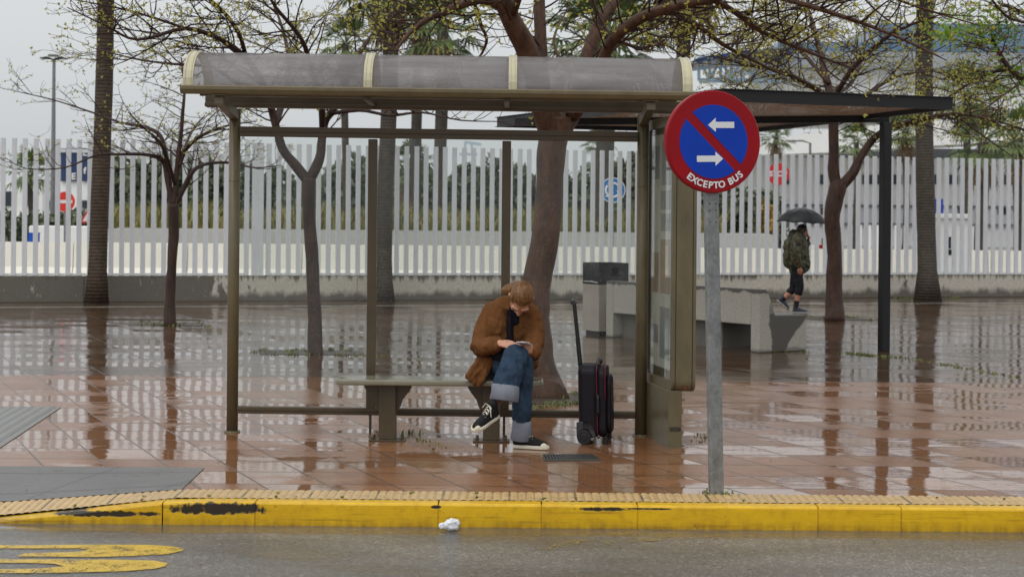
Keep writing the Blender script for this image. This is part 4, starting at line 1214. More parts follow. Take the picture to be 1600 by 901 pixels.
# signs beyond the fence
def roadsign(name, label, px, py, Y, r, build, poleless=False):
    c = W(px, py, Y)
    s = thing(name, label, 'traffic sign', (c.x, Y, 0))
    m = MB(); m.tube([(c.x, Y + .05, 0), (c.x, Y + .05, c.z + r * .6)], .04, 8); put('pole', m, M_galv, s)
    build(s, c, r); return s
def ngon(mb_, c, r, n, dy, rot=0, m=0, sx=1, sz_=1, th=.012):
    mb_.prism([c + Vector((r * math.cos(rot + 2 * PI * k / n) * sx, dy, r * math.sin(rot + 2 * PI * k / n) * sz_)) for k in range(n)], (0, th, 0), m)
def b_noentry(s, c, r):
    m = MB(); ngon(m, c, r, 32, 0); pl = put('sign_plate', m, mat('no_entry_red', srgb(214, 44, 34), .4), s)
    m = MB(); m.box(c + Vector((0, -.006, 0)), (r * 1.5, .008, r * .32)); put('white_bar', m, M_sw, pl)
roadsign('no_entry_sign', 'round red no entry sign with white bar behind the left fence', 101.5, 315, 46, .27, b_noentry)
def b_tri(s, c, r):
    m = MB(); ngon(m, c, r, 3, 0, PI / 2); pl = put('sign_plate', m, mat('warning_red', srgb(196, 36, 30), .4), s)
    m = MB(); ngon(m, c, r * .68, 3, -.005, PI / 2, th=.004); wf = put('white_field', m, M_sw, pl)
    m = MB(); m.tube([c + Vector((-.03, -.012, -.07)), c + Vector((.0, -.012, 0)), c + Vector((.04, -.012, .06)), c + Vector((.02, -.012, .1))], .022, 6); put('symbol', m, M_black, wf)
roadsign('warning_sign', 'red bordered triangular warning sign half hidden by the left palm trunk', 139, 340, 47, .30, b_tri)
def b_round(s, c, r):
    m = MB(); ngon(m, c, r, 40, 0); pl = put('sign_plate', m, M_sw, s)
    m = MB(); ngon(m, c, r * .93, 40, -.005, th=.004); put('blue_field', m, mat('roundabout_blue', srgb(20, 110, 176), .4), pl)
    m = MB()
    for k in range(3):
        a0 = math.radians(20 + 120 * k); pts = []
        for i in range(9):
            a = a0 + math.radians(78) * i / 8; pts.append(c + Vector((r * .55 * math.cos(a), -.012, r * .55 * math.sin(a))))
        m.tube(pts, r * .085, 6)
        a = a0 + math.radians(80); t_ = Vector((-math.sin(a), 0, math.cos(a))); n_ = Vector((math.cos(a), 0, math.sin(a))); p = pts[-1]
        m.prism([p + n_ * r * .24, p - n_ * r * .24, p + t_ * r * .36], (0, -.006, 0))
    put('arrows', m, M_sw, pl)
roadsign('roundabout_sign', 'round blue roundabout sign with white arrows in front of the hedge', 957.5, 297, 52, .385, b_round)
def b_stop(s, c, r):
    m = MB(); ngon(m, c, r, 8, 0, PI / 8); pl = put('sign_plate', m, mat('stop_red', srgb(190, 30, 40), .4), s)
    m = MB(); text_mesh(m, 'STOP', r * .62, frame(c + Vector((0, -.006, 0)), Vector((1, 0, 0)), Vector((0, 0, 1)), Vector((0, -1, 0))), bold=.006, depth=.002); put('lettering', m, M_sw, pl)
roadsign('stop_sign', 'red octagonal STOP sign partly hidden behind the right fence pickets', 1216, 272, 52, .36, b_stop)

# lamps
lp = W(84.5, 92, 80)
sl = thing('street_lamp', 'tall slim grey street lamp with two flat heads left of palm trunk', 'street lamp', (lp.x, 80, 0))
mb = MB(); mb.tube([(lp.x, 80, 0), (lp.x, 80, 3), (lp.x, 80, lp.z)], [.14, .12, .07], 10); put('pole', mb, M_galv, sl)
for s in (-1, 1):
    mb = MB(); mb.prism([Vector((lp.x + s * x, 79.8, lp.z + z)) for x, z in ((.05, .0), (.3, .09), (.62, .03), (.62, -.01), (.3, .0), (.05, -.06))], (0, .4, 0)); put('lamp_head', mb, M_dark, sl)
mb = MB(); mb.box((lp.x - .05, 80, lp.z + .15), (.42, .3, .1)); put('top_bracket', mb, M_galv, sl)
lp = W(1266, 224, 70)
sl = thing('street_lamp', 'thin street lamp with a single arm before the terminal ramp', 'street lamp', (lp.x, 70, 0))
mb = MB(); mb.tube([(lp.x, 70, 0), (lp.x, 70, lp.z), (lp.x - .3, 70, lp.z + .1), (lp.x - .5, 70, lp.z + .1)], [.07, .05, .04, .04], 8); put('pole', mb, M_galv, sl)
mb = MB(); mb.ellipsoid((lp.x - .75, 70, lp.z + .09), (.3, .12, .05)); put('lamp_head', mb, M_galv, sl)
# ------------------------------------------------------------------ trees
def bark(name, c1, c2, rings=0.0, bs=14, dist=.012, rough=.45, speck=0.0):
    t = NT(name); co = t.coord(); sp = t.n('ShaderNodeSeparateXYZ'); t.link(co, sp.inputs[0])
    n1 = t.noise(t.mapping(co, (1, 1, .35 if not rings else 1)), bs, 6.0, .7); n2 = t.noise(co, 3.0, 4.0)
    c = t.mix(t.ramp(n1, .3, .7), c1, c2); c = t.mix(t.ramp(n2, .45, .7, 0, .5), c, mul(c1, .75))
    h = n1
    if rings:
        w = t.math('SINE', t.math('ADD', t.math('MULTIPLY', sp.outputs[2], rings), t.math('MULTIPLY', n1, 3.0)))
        h = t.math('ADD', t.math('MULTIPLY', w, .22), t.math('MULTIPLY', n1, 1.0)); c = t.mix(t.math('MULTIPLY', t.ramp(w, -.9, -.1, .4, 0), t.ramp(n2, .3, .65, .2, 1)), c, mul(c1, .5))
    if speck:
        v = t.noise(co, 120, 2.0); c = t.mix(t.ramp(v, .62, .7, 0, speck), c, srgb(170, 160, 150))
    t.set(Base_Color=c, Roughness=t.ramp(n1, .3, .7, rough - .1, rough + .15), Normal=t.bump(h, dist))
    t.b.inputs['Specular IOR Level'].default_value = .28
    return t.m
M_barkA = bark('wet_brown_bark', srgb(40, 29, 25), srgb(82, 60, 50), dist=.025)
M_barkC = bark('wet_red_brown_bark', srgb(48, 32, 23), srgb(106, 74, 55), bs=12, dist=.03, speck=.15)
M_barkD = bark('dark_red_bark', srgb(44, 31, 25), srgb(88, 62, 50), dist=.025)
M_twig = mat('dark_twig', srgb(58, 40, 34), .55, var=.3, vscale=4, spec=.2)
M_bud = leaf_mat('spring_bud_green', srgb(178, 174, 70), srgb(212, 206, 120), thin=True)
M_leaf = leaf_mat('fresh_bright_leaf', srgb(112, 152, 40), srgb(160, 190, 80), thin=True)
M_seed = leaf_mat('red_brown_seed', srgb(96, 52, 36), srgb(126, 74, 48))

def smooth_path(pts, rads, sub=4):
    P, Rr = [], []
    n = len(pts)
    for i in range(n - 1):
        p0, p1, p2, p3 = pts[max(0, i - 1)], pts[i], pts[i + 1], pts[min(n - 1, i + 2)]
        for k in range(sub):
            t = k / sub
            P.append(0.5 * ((2 * p1) + (p2 - p0) * t + (2 * p0 - 5 * p1 + 4 * p2 - p3) * t * t + (3 * p1 - p0 - 3 * p2 + p3) * t ** 3))
            Rr.append(rads[i] + (rads[i + 1] - rads[i]) * t)
    P.append(pts[-1]); Rr.append(rads[-1])
    return P, Rr
class Tree:
    def __init__(s, seed, zmin=1.9, dens=1.0, buds=1.0, scale=1.0, flat=0.55, leafy=0.0):
        s.R = random.Random(seed); s.trunk = MB(); s.tw = MB(); s.lf = MB(); s.zmin = zmin; s.buds = buds; s.sc = scale; s.flat = flat; s.dens = dens; s.leafy = leafy; s.count = 0
    def limb(s, pts, rads, n=12, knobbly=.10):
        P, Rr = smooth_path([Vector(p) for p in pts], rads)
        for i in range(len(P)):
            nz_ = noise.noise_vector(P[i] * 2.5)
            P[i] = P[i] + nz_ * Rr[i] * .25; Rr[i] *= 1 + knobbly * noise.noise(P[i] * 5)
        s.trunk.tube(P, Rr, n); return P, Rr
    def dirn(s, d, ang):
        a = d.orthogonal().normalized(); b = d.cross(a); q = s.R.uniform(0, 2 * PI)
        v = d * math.cos(ang) + (a * math.cos(q) + b * math.sin(q)) * math.sin(ang)
        return v.normalized()
    def grow(s, p, d, L, r, lvl, ok=None):
        R_ = s.R; step = [.20, .13, .085, .05][min(lvl, 3)] * s.sc
        n = max(2, int(L / step)); pts = [p.copy()]; rad = [r]; zig = 1
        ax = d.orthogonal().normalized()
        for i in range(n):
            j = Vector((R_.gauss(0, 1), R_.gauss(0, 1), R_.gauss(0, 1))) * (.13 if lvl < 2 else .20)
            d = d + j
            d.z += .035 - (d.z * .10 if lvl < 2 else 0)
            if pts[-1].z < s.zmin + .25: d.z += .22
            d.normalize()
            pts.append(pts[-1] + d * step); rad.append(r * (1 - .80 * (i + 1) / n) + .0013)
            if ok is not None and not ok(pts[-1]): break
            if lvl < 3 and i >= 1:
                pr = [.70, .76, .68][lvl]
                k = 0
                while R_.random() < pr and k < 2:
                    k += 1
                    c = s.dirn(d, math.radians(R_.uniform(32, 72))); c.z *= s.flat; c.z += .08; c.normalize()
                    rem = L * (1 - i / n)
                    s.grow(pts[-1], c, max(.10 * s.sc, (.35 * L + .45 * rem) * R_.uniform(.35, .8)), max(.0022, rad[-1] * .62), lvl + 1, ok)
            if lvl >= 2 and R_.random() < .22 * s.buds: s.bud(pts[-1], d)
        if len(pts) > 1: s.tw.tube(pts, rad, 5 if lvl < 2 else 3, cap=False)
        s.count += 1
        if lvl >= 1: 
            for _ in range(1 if R_.random() < s.buds else 0): s.bud(pts[-1], d)
    def bud(s, p, d):
        R_ = s.R
        for _ in range(R_.randint(3, 5)):
            a = (d + Vector((R_.gauss(0, .8), R_.gauss(0, .8), R_.gauss(.2, .8)))).normalized(); L = R_.uniform(.018, .043) * s.sc ** .5
            w = a.orthogonal().normalized(); q = R_.uniform(0, PI); w = (w * math.cos(q) + a.cross(w) * math.sin(q)) * L * .28
            m = p + a * L * .5
            s.lf.add([p, m - w, p + a * L, m + w], [(0, 1, 2, 3)])
    def bunch(s, c, r, n, L0, m=1):
        R_ = s.R
        for _ in range(n):
            p = c + Vector((R_.gauss(0, 1), R_.gauss(0, 1), R_.gauss(0, .7))) * r * .5
            a = Vector((R_.gauss(0, 1), R_.gauss(0, 1), R_.gauss(-.3, .6))).normalized(); L = L0 * R_.uniform(.6, 1.3); w = a.orthogonal().normalized(); q = R_.uniform(0, PI); w = (w * math.cos(q) + a.cross(w) * math.sin(q)) * L * .22
            s.lf.add([p, p + a * L * .45 - w, p + a * L, p + a * L * .45 + w], [(0, 1, 2, 3)], m)
    def sprout(s, P, Rr, n, L, i0=.3, lvl=1, up=0.15, ok=None, away=None):
        R_ = s.R
        n = int(n * 1.3 * s.dens)
        for k in range(n):
            f = i0 + (1 - i0) * (k + R_.random()) / n; i = min(len(P) - 2, int(f * (len(P) - 1)))
            d = (P[i + 1] - P[i]).normalized(); c = s.dirn(d, math.radians(R_.uniform(40, 80))); c.z = c.z * s.flat + up
            c.normalize(); s.grow(P[i], c, L * R_.uniform(.6, 1.15), min(Rr[i] * .55, .0035 + .0075 * L), lvl, ok)
    def done(s, name, label, base, mbark, group=None, extra=()):
        root = thing(name, label, 'tree', (base.x, base.y, 0), group)
        put('trunk', s.trunk, mbark, root, smooth=True)
        o = put('branches', s.tw, M_twig, root, smooth=True)
        put('foliage', s.lf, [M_bud] + list(extra), root)
        print(label[:30], 'branches', s.count, 'faces', len(s.tw.f), len(s.lf.f))
        return root
GT = 'budding street trees'
# tree beside the left palm
t = Tree(21, zmin=2.3, dens=1.25, buds=.3, flat=.4)
Y = 25.5
def w_(x, y, dy=0.0): return W(x, y, Y + dy)
b = G(266, 508)
t.limb([Vector((b.x, b.y, -.05)), w_(265, 470), w_(268, 420), w_(271, 355), w_(271, 318)], [.105, .078, .074, .08, .085])
L1 = t.limb([w_(270, 322), w_(262, 280), w_(254, 250), w_(232, 242, -.3), w_(190, 241, -.6), w_(150, 243, -.9), w_(100, 262, -1.1), w_(40, 263, -1.3), w_(8, 246, -1.4)], [.05, .045, .038, .026, .02, .016, .011, .007, .004], 8)
L2 = t.limb([w_(272, 322), w_(276, 270), w_(281, 225), w_(285, 185), w_(288, 140), w_(283, 90, .3)], [.05, .04, .034, .028, .02, .012], 8)
L3 = t.limb([w_(272, 324), w_(288, 292), w_(303, 266), w_(325, 256, .3), w_(360, 254, .6), w_(400, 262, .9), w_(440, 258, 1.2)], [.046, .04, .034, .026, .02, .013, .006], 8)
L4 = t.limb([w_(270, 280), w_(258, 238), w_(250, 212), w_(228, 199, .3), w_(190, 192, .5), w_(150, 178, .8), w_(90, 158, 1.0), w_(40, 146, 1.1), w_(2, 138, 1.2)], [.036, .036, .034, .026, .02, .015, .011, .008, .004], 8)
L5 = t.limb([w_(278, 262), w_(292, 232), w_(312, 214, -.4), w_(338, 202, -.7), w_(366, 194, -1.0), w_(400, 190, -1.4)], [.036, .032, .027, .021, .015, .006], 8)
L6 = t.limb([w_(274, 290), w_(262, 250, -.4), w_(250, 222, -1.0), w_(225, 200, -1.7), w_(200, 175, -2.3)], [.03, .027, .022, .015, .006], 8)
L7 = t.limb([w_(276, 280), w_(286, 240, .5), w_(300, 205, 1.3), w_(320, 180, 2.2)], [.03, .026, .02, .008], 8)
for L_, n, ln in ((L1, 13, .62), (L2, 9, .7), (L3, 11, .7), (L4, 15, .65), (L5, 10, .7), (L6, 8, .65), (L7, 8, .65)): t.sprout(*L_, n, ln, .18, 1)
t.done('budding_tree', 'slim budding tree right of the left palm with wide low forked crown', b, M_barkA, GT)

# tree seen through the left glass of the shelter
t = Tree(5, zmin=2.6, dens=1.15, buds=.5, scale=1.0)
Y = 20.4
b = G(494, 554)
t.limb([Vector((b.x, b.y, -.05)), w_(491, 500), w_(489, 440), w_(485, 370), w_(481, 310), w_(482, 276)], [.095, .082, .078, .076, .078, .088])
A_ = t.limb([w_(481, 282), w_(462, 258), w_(443, 234), w_(434, 205), w_(426, 175), w_(412, 135, -.2), w_(385, 92, -.5), w_(345, 62, -.9), w_(290, 45, -1.3), w_(215, 62, -1.7), w_(165, 40, -1.9), w_(105, 12, -2.1)], [.07, .062, .056, .05, .046, .042, .036, .03, .024, .017, .011, .005], 10)
B_ = t.limb([w_(483, 280), w_(499, 248), w_(503, 218), w_(509, 188), w_(524, 166), w_(545, 120, .2), (w_(570, 70, .5)), w_(610, 22, .9), w_(640, -30, 1.3)], [.07, .06, .052, .045, .04, .034, .028, .02, .01], 10)
C_ = t.limb([w_(504, 205), w_(502, 160, -.4), w_(488, 110, -.9), w_(470, 60, -1.4), w_(430, 10, -1.8), w_(400, -40, -2)], [.042, .038, .032, .026, .018, .008], 8)
D_ = t.limb([w_(432, 195), w_(445, 150, .5), w_(452, 100, 1.0), w_(440, 40, 1.6), w_(415, -20, 2.0)], [.04, .034, .028, .02, .008], 8)
E_ = t.limb([w_(414, 140), w_(370, 130, .3), w_(330, 105, .6), w_(270, 100, 1.0), w_(210, 92, 1.3), w_(150, 76, 1.6)], [.03, .026, .022, .017, .012, .005], 8)
F_ = t.limb([w_(385, 92, -.5), w_(372, 50, -.8), (w_(340, 10, -1.2)), w_(280, -30, -1.6), w_(200, -60, -2)], [.03, .026, .02, .014, .005], 8)
H_ = t.limb([w_(515, 178), w_(560, 172, -.5), w_(610, 180, -.9), w_(660, 176, -1.2), w_(720, 188, -1.6), w_(790, 190, -1.9)], [.028, .022, .017, .012, .008, .004], 8)
I_ = t.limb([w_(290, 45, -1.3), w_(240, 28, -1.5), w_(190, 14, -1.6), w_(90, -5, -1.8)], [.018, .014, .01, .004], 8)
for L_, n, ln in ((A_, 24, .95), (B_, 16, .9), (C_, 14, .9), (D_, 13, .9), (E_, 14, .8), (F_, 12, .8), (H_, 13, .55), (I_, 8, .6)): t.sprout(*L_, n, ln, .30, 1)
t.done('budding_tree', 'forked speckled tree seen through left glass panel of the bus shelter', b, M_barkA, GT)

# big leaning tree behind the shelter
t = Tree(9, zmin=3.0, dens=1.2, buds=.6, scale=1.05)
Y = 15.9
b = G(845, 622)
t.limb([Vector((b.x + .02, b.y, -.06)), w_(848, 606), w_(843, 575), w_(837, 500), w_(840, 440), w_(848, 380), w_(856, 310), w_(862, 250), w_(866, 208), w_(866, 180)], [.245, .178, .150, .140, .134, .130, .127, .132, .145, .165], 20)
A_ = t.limb([w_(862, 205), w_(846, 160, -.1), w_(836, 120, -.2), w_(824, 80, -.3), w_(806, 45, -.4), w_(790, 8, -.5), w_(776, -40, -.6), w_(740, -110, -.8)], [.13, .115, .105, .10, .096, .09, .08, .05], 14)
A2 = t.limb([w_(848, 165), w_(848, 120, .2), w_(845, 60, .3), w_(843, 0, .4), w_(850, -90, .6)], [.07, .064, .06, .056, .04], 12)
B_ = t.limb([w_(870, 205), w_(890, 176, .1), w_(905, 140, .2), w_(916, 90, .3), w_(932, 45, .4), w_(958, 5, .5), w_(990, -60, .7)], [.12, .10, .072, .066, .062, .055, .035], 14)
B2 = t.limb([w_(893, 178), w_(922, 140, -.3), w_(940, 98, -.5), w_(960, 62, -.7), w_(992, 34, -.9), w_(1040, 14, -1.1), w_(1110, -2, -1.4), w_(1200, -24, -1.7)], [.075, .062, .056, .054, .05, .045, .036, .02], 12)
C_ = t.limb([w_(800, 20, -.4), w_(760, 0, -.6), w_(720, 8, -.7), w_(690, 22, -.8), w_(668, 30, -.9), w_(640, 52, -1.0), w_(618, 80, -1.1)], [.035, .045, .04, .035, .027, .02, .012], 10)
C2 = t.limb([w_(740, 2, -.6), w_(752, 40, -.2), w_(760, 66, 0), w_(740, 96, .3), w_(700, 80, .6)], [.02, .018, .014, .01, .005], 6)
D_ = t.limb([w_(1040, 14, -1.1), w_(1090, 40, -.9), w_(1130, 70, -.7), w_(1180, 96, -.5), w_(1230, 120, -.3)], [.026, .024, .02, .014, .006], 8)
D2 = t.limb([w_(1110, -2, -1.4), w_(1150, 20, -1.2), w_(1190, 50, -1.1), w_(1260, 80, -1.0), w_(1340, 110, -.8)], [.026, .026, .022, .016, .006], 8)
D3 = t.limb([w_(1170, -20, -1.6), w_(1230, 0, -1.7), w_(1300, 20, -1.8), w_(1390, 52, -1.9), w_(1470, 90, -2.0)], [.024, .024, .02, .014, .006], 8)
D4 = t.limb([w_(1190, -22, -1.6), w_(1260, -30, -1.2), w_(1350, -20, -.9), w_(1430, 10, -.6), w_(1530, 40, -.3)], [.024, .022, .018, .012, .005], 8)
E_ = t.limb([w_(960, 62, -.7), w_(1000, 75, -.4), w_(1040, 70, -.1), w_(1085, 105, .1)], [.02, .016, .012, .005], 8)
F_ = t.limb([w_(905, 140, .2), w_(880, 100, .6), w_(865, 60, 1.0), w_(890, 10, 1.4)], [.02, .017, .013, .006], 8)
H_ = t.limb([w_(780, -20, -.5), w_(730, -40, 0), w_(670, -60, .5), w_(600, -40, 1.0), w_(540, -10, 1.4)], [.04, .036, .028, .02, .008], 8)
I_ = t.limb([w_(800, 25, -.4), w_(810, -10, -1.2), w_(780, -40, -2.0), w_(740, -50, -2.7)], [.04, .034, .024, .008], 8)
okC = lambda p: not (p.y < 14.0 and p.z < 3.4)
for L_, n, ln, i0 in ((A_, 9, .9, .55), (A2, 8, .8, .4), (B_, 9, .8, .4), (B2, 18, .85, .3), (C_, 16, .7, .15), (C2, 9, .4, .15), (D_, 16, .7, .1), (D2, 17, .75, .1), (D3, 17, .75, .1), (D4, 15, .75, .1), (E_, 10, .5, .1), (F_, 8, .5, .2), (H_, 14, .8, .2), (I_, 9, .7, .3)): t.sprout(*L_, n, ln, i0, 1, ok=okC)
t.done('budding_tree', 'largest budding tree with thick leaning red brown trunk right behind shelter', b, M_barkC, GT)

# tree behind the pergola post
t = Tree(33, zmin=2.7, dens=1.5, buds=.65, scale=1.1)
Y = 28.2
b = G(1304, 501)
t.limb([Vector((b.x, b.y, -.05)), w_(1304, 460), w_(1304, 400), w_(1301, 345), w_(1306, 300), w_(1309, 284)], [.17, .135, .125, .125, .15, .14], 14)
A_ = t.limb([w_(1306, 298), w_(1302, 262), w_(1302, 210), w_(1299, 160), w_(1288, 110, .2), w_(1276, 60, .5), w_(1262, 10, .8)], [.11, .095, .085, .075, .06, .04, .02], 12)
B_ = t.limb([w_(1309, 296), w_(1332, 270), w_(1344, 246), w_(1366, 216), (w_(1395, 198, -.4)), w_(1440, 188, -.8), w_(1490, 178, -1.2), w_(1545, 186, -1.6), w_(1610, 205, -2)], [.09, .085, .07, .06, .052, .042, .032, .022, .01], 12)
C_ = t.limb([w_(1299, 160), w_(1330, 110, -.5), w_(1370, 70, -1.0), w_(1420, 40, -1.5), w_(1480, 20, -2)], [.05, .044, .035, .025, .01], 8)
D_ = t.limb([w_(1300, 155), w_(1260, 130, -.6), w_(1215, 110, -1.2), w_(1160, 100, -1.8), w_(1110, 85, -2.4)], [.05, .042, .034, .024, .008], 8)
E_ = t.limb([w_(1301, 175), w_(1350, 150, .8), w_(1400, 120, 1.6), w_(1460, 110, 2.2)], [.045, .038, .028, .01], 8)
F_ = t.limb([w_(1300, 170), w_(1262, 165, -1.0), w_(1210, 160, -1.7), w_(1150, 140, -2.3)], [.04, .034, .024, .008], 8)
H_ = t.limb([w_(1490, 178, -1.2), w_(1540, 215, -1.4), w_(1590, 250, -1.6)], [.02, .014, .006], 8)
I_ = t.limb([w_(1300, 150), w_(1330, 130, 1), w_(1350, 80, 1.8), w_(1350, 30, 2.5)], [.04, .036, .026, .01], 8)
J_ = t.limb([w_(1295, 130), w_(1250, 80, .6), w_(1200, 45, 1.2), w_(1150, 30, 1.8)], [.04, .034, .024, .008], 8)
okD = lambda p: p.z > 2.3
for L_, n, ln, i0 in ((A_, 14, 1.1, .35), (B_, 20, 1.0, .35), (C_, 15, 1.1, .2), (D_, 14, 1.1, .2), (E_, 13, 1.0, .2), (F_, 12, 1.0, .2), (H_, 8, .7, .1), (I_, 11, 1.0, .2), (J_, 11, 1.0, .2)): t.sprout(*L_, n, ln, i0, 1)
t.done('budding_tree', 'dark trunked budding tree between walking man and pergola post', b, M_barkD, GT)

# tree at the right edge, in bright leaf
t = Tree(44, zmin=2.5, dens=1.3, buds=.7, scale=1.0)
Y = 23.0
b = G(1760, 535)
t.limb([Vector((b.x, b.y, -.05)), w_(1760, 450), w_(1756, 360), w_(1750, 260)], [.17, .14, .13, .13], 14)
A_ = t.limb([w_(1750, 265), w_(1710, 200), w_(1660, 150), w_(1605, 125), w_(1578, 108), w_(1560, 80), w_(1548, 52)], [.08, .07, .06, .045, .036, .026, .012], 10)
B_ = t.limb([w_(1752, 262), w_(1740, 160), w_(1700, 80), w_(1650, 40), w_(1600, 20), w_(1560, 5)], [.08, .07, .055, .04, .03, .012], 10)
C_ = t.limb([w_(1620, 132), w_(1570, 110, .4), (w_(1530, 122, .7)), w_(1500, 140, .9), w_(1462, 164, 1.1)], [.03, .028, .024, .018, .008], 8)
D_ = t.limb([w_(1605, 125), w_(1580, 140, -.4), w_(1540, 170, -.7), w_(1520, 190, -.9)], [.02, .016, .011, .005], 8)
E_ = t.limb([w_(1650, 40), w_(1580, 30, -.5), w_(1540, -10, -.8), w_(1500, -25, -1)], [.024, .02, .014, .005], 8)
for L_, n, ln, i0 in ((A_, 10, .8, .4), (B_, 10, .8, .4), (C_, 12, .7, .1), (D_, 8, .6, .1), (E_, 8, .6, .1)): t.sprout(*L_, n, ln, i0, 1)
for (x, y, r, n, m) in ((1500, 42, .22, 170, 1), (1520, 55, .16, 90, 1), (1545, 32, .22, 150, 1), (1565, 50, .2, 130, 1), (1480, 50, .1, 60, 1), (1590, 120, .2, 90, 1), (1575, 135, .14, 60, 1), (1560, 45, .12, 60, 1), (1470, 62, .08, 40, 1), (1535, 58, .2, 140, 2), (1590, 70, .22, 160, 2), (1595, 20, .2, 160, 2), (1560, 75, .14, 80, 2), (1520, 70, .1, 50, 2), (1540, 178, .14, 60, 2), (1600, 110, .2, 90, 1)):
    t.bunch(w_(x, y), r * 2.0, n, .085 if m == 1 else .05, m)
t.done('leafing_tree', 'tree at right edge with bright green leaves and red brown seed clusters', b, M_barkD, GT, extra=(M_leaf, M_seed))

# ------------------------------------------------------------------ palms
M_palmt = bark('ringed_palm_trunk', srgb(58, 53, 47), srgb(94, 86, 76), rings=105, bs=16, dist=.012, rough=.6)
M_palmt2 = bark('brown_ringed_palm_trunk', srgb(56, 46, 38), srgb(90, 76, 62), rings=98, bs=16, dist=.014, rough=.6)
M_frond = leaf_mat('palm_frond_green', srgb(74, 94, 48), srgb(114, 130, 68))
M_dead = leaf_mat('dry_palm_skirt', srgb(94, 72, 50), srgb(136, 108, 76))
def fan(mb_, base, d, L, rad, R_, m=0, droop=.35, n=15):
    d = d.normalized(); sd = d.cross(Vector((0, 0, 1)))
    if sd.length < .05: sd = Vector((1, 0, 0))
    sd.normalize(); up = sd.cross(d)
    mid = base + d * L * .5 + Vector((0, 0, .06 * L)); c = base + d * L - Vector((0, 0, .05 * L))
    mb_.tube([base, mid, c], [.03, .022, .015], 4, m, cap=False)
    for k in range(n):
        a = math.radians(-105 + 210 * k / (n - 1) + R_.uniform(-4, 4)); e = (d * math.cos(a) + sd * math.sin(a)).normalized(); l = rad * (1 - .25 * abs(a) / 1.9) * R_.uniform(.85, 1.08)
        s = (e.cross(up)).normalized() * rad * .055
        p1 = c + e * l * .5 + up * .04 * rad; p2 = c + e * l * .8 - Vector((0, 0, droop * l * .18)); p3 = c + e * l - Vector((0, 0, droop * l * .6)) 
        mb_.add([c, p1 - s, p1 + s, p2 - s * .7, p2 + s * .7, p3], [(0, 2, 1), (1, 2, 4, 3), (3, 4, 5)], m)
def crown_meshes(seed, nl=42, ns=34, rad=.8, pet=1.0):
    R_ = random.Random(seed); g = MB(); s = MB()
    for i in range(nl):
        el = math.radians(78 - 118 * (i + .5) / nl + R_.uniform(-8, 8)); az = i * 2.39996 + R_.uniform(-.2, .2)
        d = Vector((math.cos(az) * math.cos(el), math.sin(az) * math.cos(el), math.sin(el)))
        fan(g, d * .12, d, pet * R_.uniform(.8, 1.1), rad, R_, 0, .3 + .5 * (1 - math.sin(el)) * .5)
    for i in range(ns):
        az = i * 2.39996; el = math.radians(R_.uniform(-84, -58)); d = Vector((math.cos(az) * math.cos(el), math.sin(az) * math.cos(el), math.sin(el)))
        fan(s, Vector((math.cos(az) * .14, math.sin(az) * .14, -.05 - R_.uniform(0, .9))), d, pet * R_.uniform(.4, .7), rad * .75, R_, 0, .7, 9)
    return g.mesh('crown'), s.mesh('dry_skirt')
cg, cs = crown_meshes(1); cg.materials.append(M_frond); cs.materials.append(M_dead)
fg, fs_ = crown_meshes(2, 24, 14, .85, .9); fg.materials.append(M_frond); fs_.materials.append(M_dead)
GP = 'palms along and beyond the fence'
def palm(label, base, top, r0, r1, sc=1.0, meshes=(cg, cs), mt=M_palmt, skirt=True, flare=1.35):
    root = thing('palm_tree', label, 'palm tree', (base.x, base.y, 0), GP)
    m = MB(); n = 14; pts = []; rd = []
    for i in range(n + 1):
        f = i / n; p = base.lerp(top, f); p = p + Vector((.05 * math.sin(f * 5 + base.x), 0, 0)); p.z -= .05 * (1 - f); pts.append(p)
        rd.append((r0 + (r1 - r0) * f) * (1 + (flare - 1) * max(0, 1 - f * (top.z) / .5)) * (1 + .02 * math.sin(i * 2.3)))
    m.tube(pts, rd, 18); put('trunk', m, mt, root, smooth=True)
    for nm, me in (('crown', meshes[0]), ('dry_skirt', meshes[1])):
        if nm == 'dry_skirt' and not skirt: continue
        o = bpy.data.objects.new(nm, me); COL.objects.link(o); o.parent = root; o.location = top - root.location; o.scale = (sc,) * 3; o.rotation_euler = (0, 0, base.x * 3)
    return root
b = Vector((W(155, 472, 31.35).x, 31.35, 0)); palm('thick straight palm trunk at left, rising past the top of picture', b, Vector((W(157, 300, 31.35).x + .03, 31.35, 9.2)), .172, .142, 1.5, mt=M_palmt2)
b = Vector((W(603, 470, 33.0).x, 33.0, 0)); palm('grey palm behind second shelter post with crown just over the roof', b, Vector((W(607, 0, 33.0).x, 33.0, W(607, -30, 33).z)), .165, .15, .66)
b = Vector((W(1447, 470, 35.4).x, 35.4, 0)); palm('tall grey palm trunk right of the pergola, rising past picture top', b, Vector((W(1446, 0, 35.4).x, 35.4, 9.6)), .20, .16, 1.5, flare=1.5)
b = Vector((W(1066, 470, 34.2).x, 34.2, 0)); palm('palm trunk rising above the right end of the shelter roof', b, Vector((W(1066, 0, 34.2).x, 34.2, 8.0)), .16, .13, 1.3)
def far_palm(label, px, py, Y, sc, r=.16, **k):
    top = W(px, py, Y); palm(label, Vector((top.x, Y, 0)), top, r * 1.1, r, sc, meshes=(fg, fs_) if sc < 1.2 else (cg, cs), **k)
far_palm('big palm crown with brown skirt behind the large tree fork', 948, 62, 58, 1.45, .3)
far_palm('palm with hanging dry fronds above middle of shelter roof', 690, 45, 62, 1.15, .22)
far_palm('palm half hidden behind the budding twigs above roof middle', 654, 20, 66, 1.1, .2)
far_palm('bright young palm crown above the second roof section', 541, 68, 60, .7, .12)
far_palm('short palm in the hedge seen through middle glass panel', 640, 262, 68, .75, .14)
far_palm('small dark palm in front of the hedge near the roundabout sign', 935, 222, 66, .45, .14)
far_palm('short palm behind the left fence below the street lamp', 48, 272, 90, .95, .14, skirt=False)
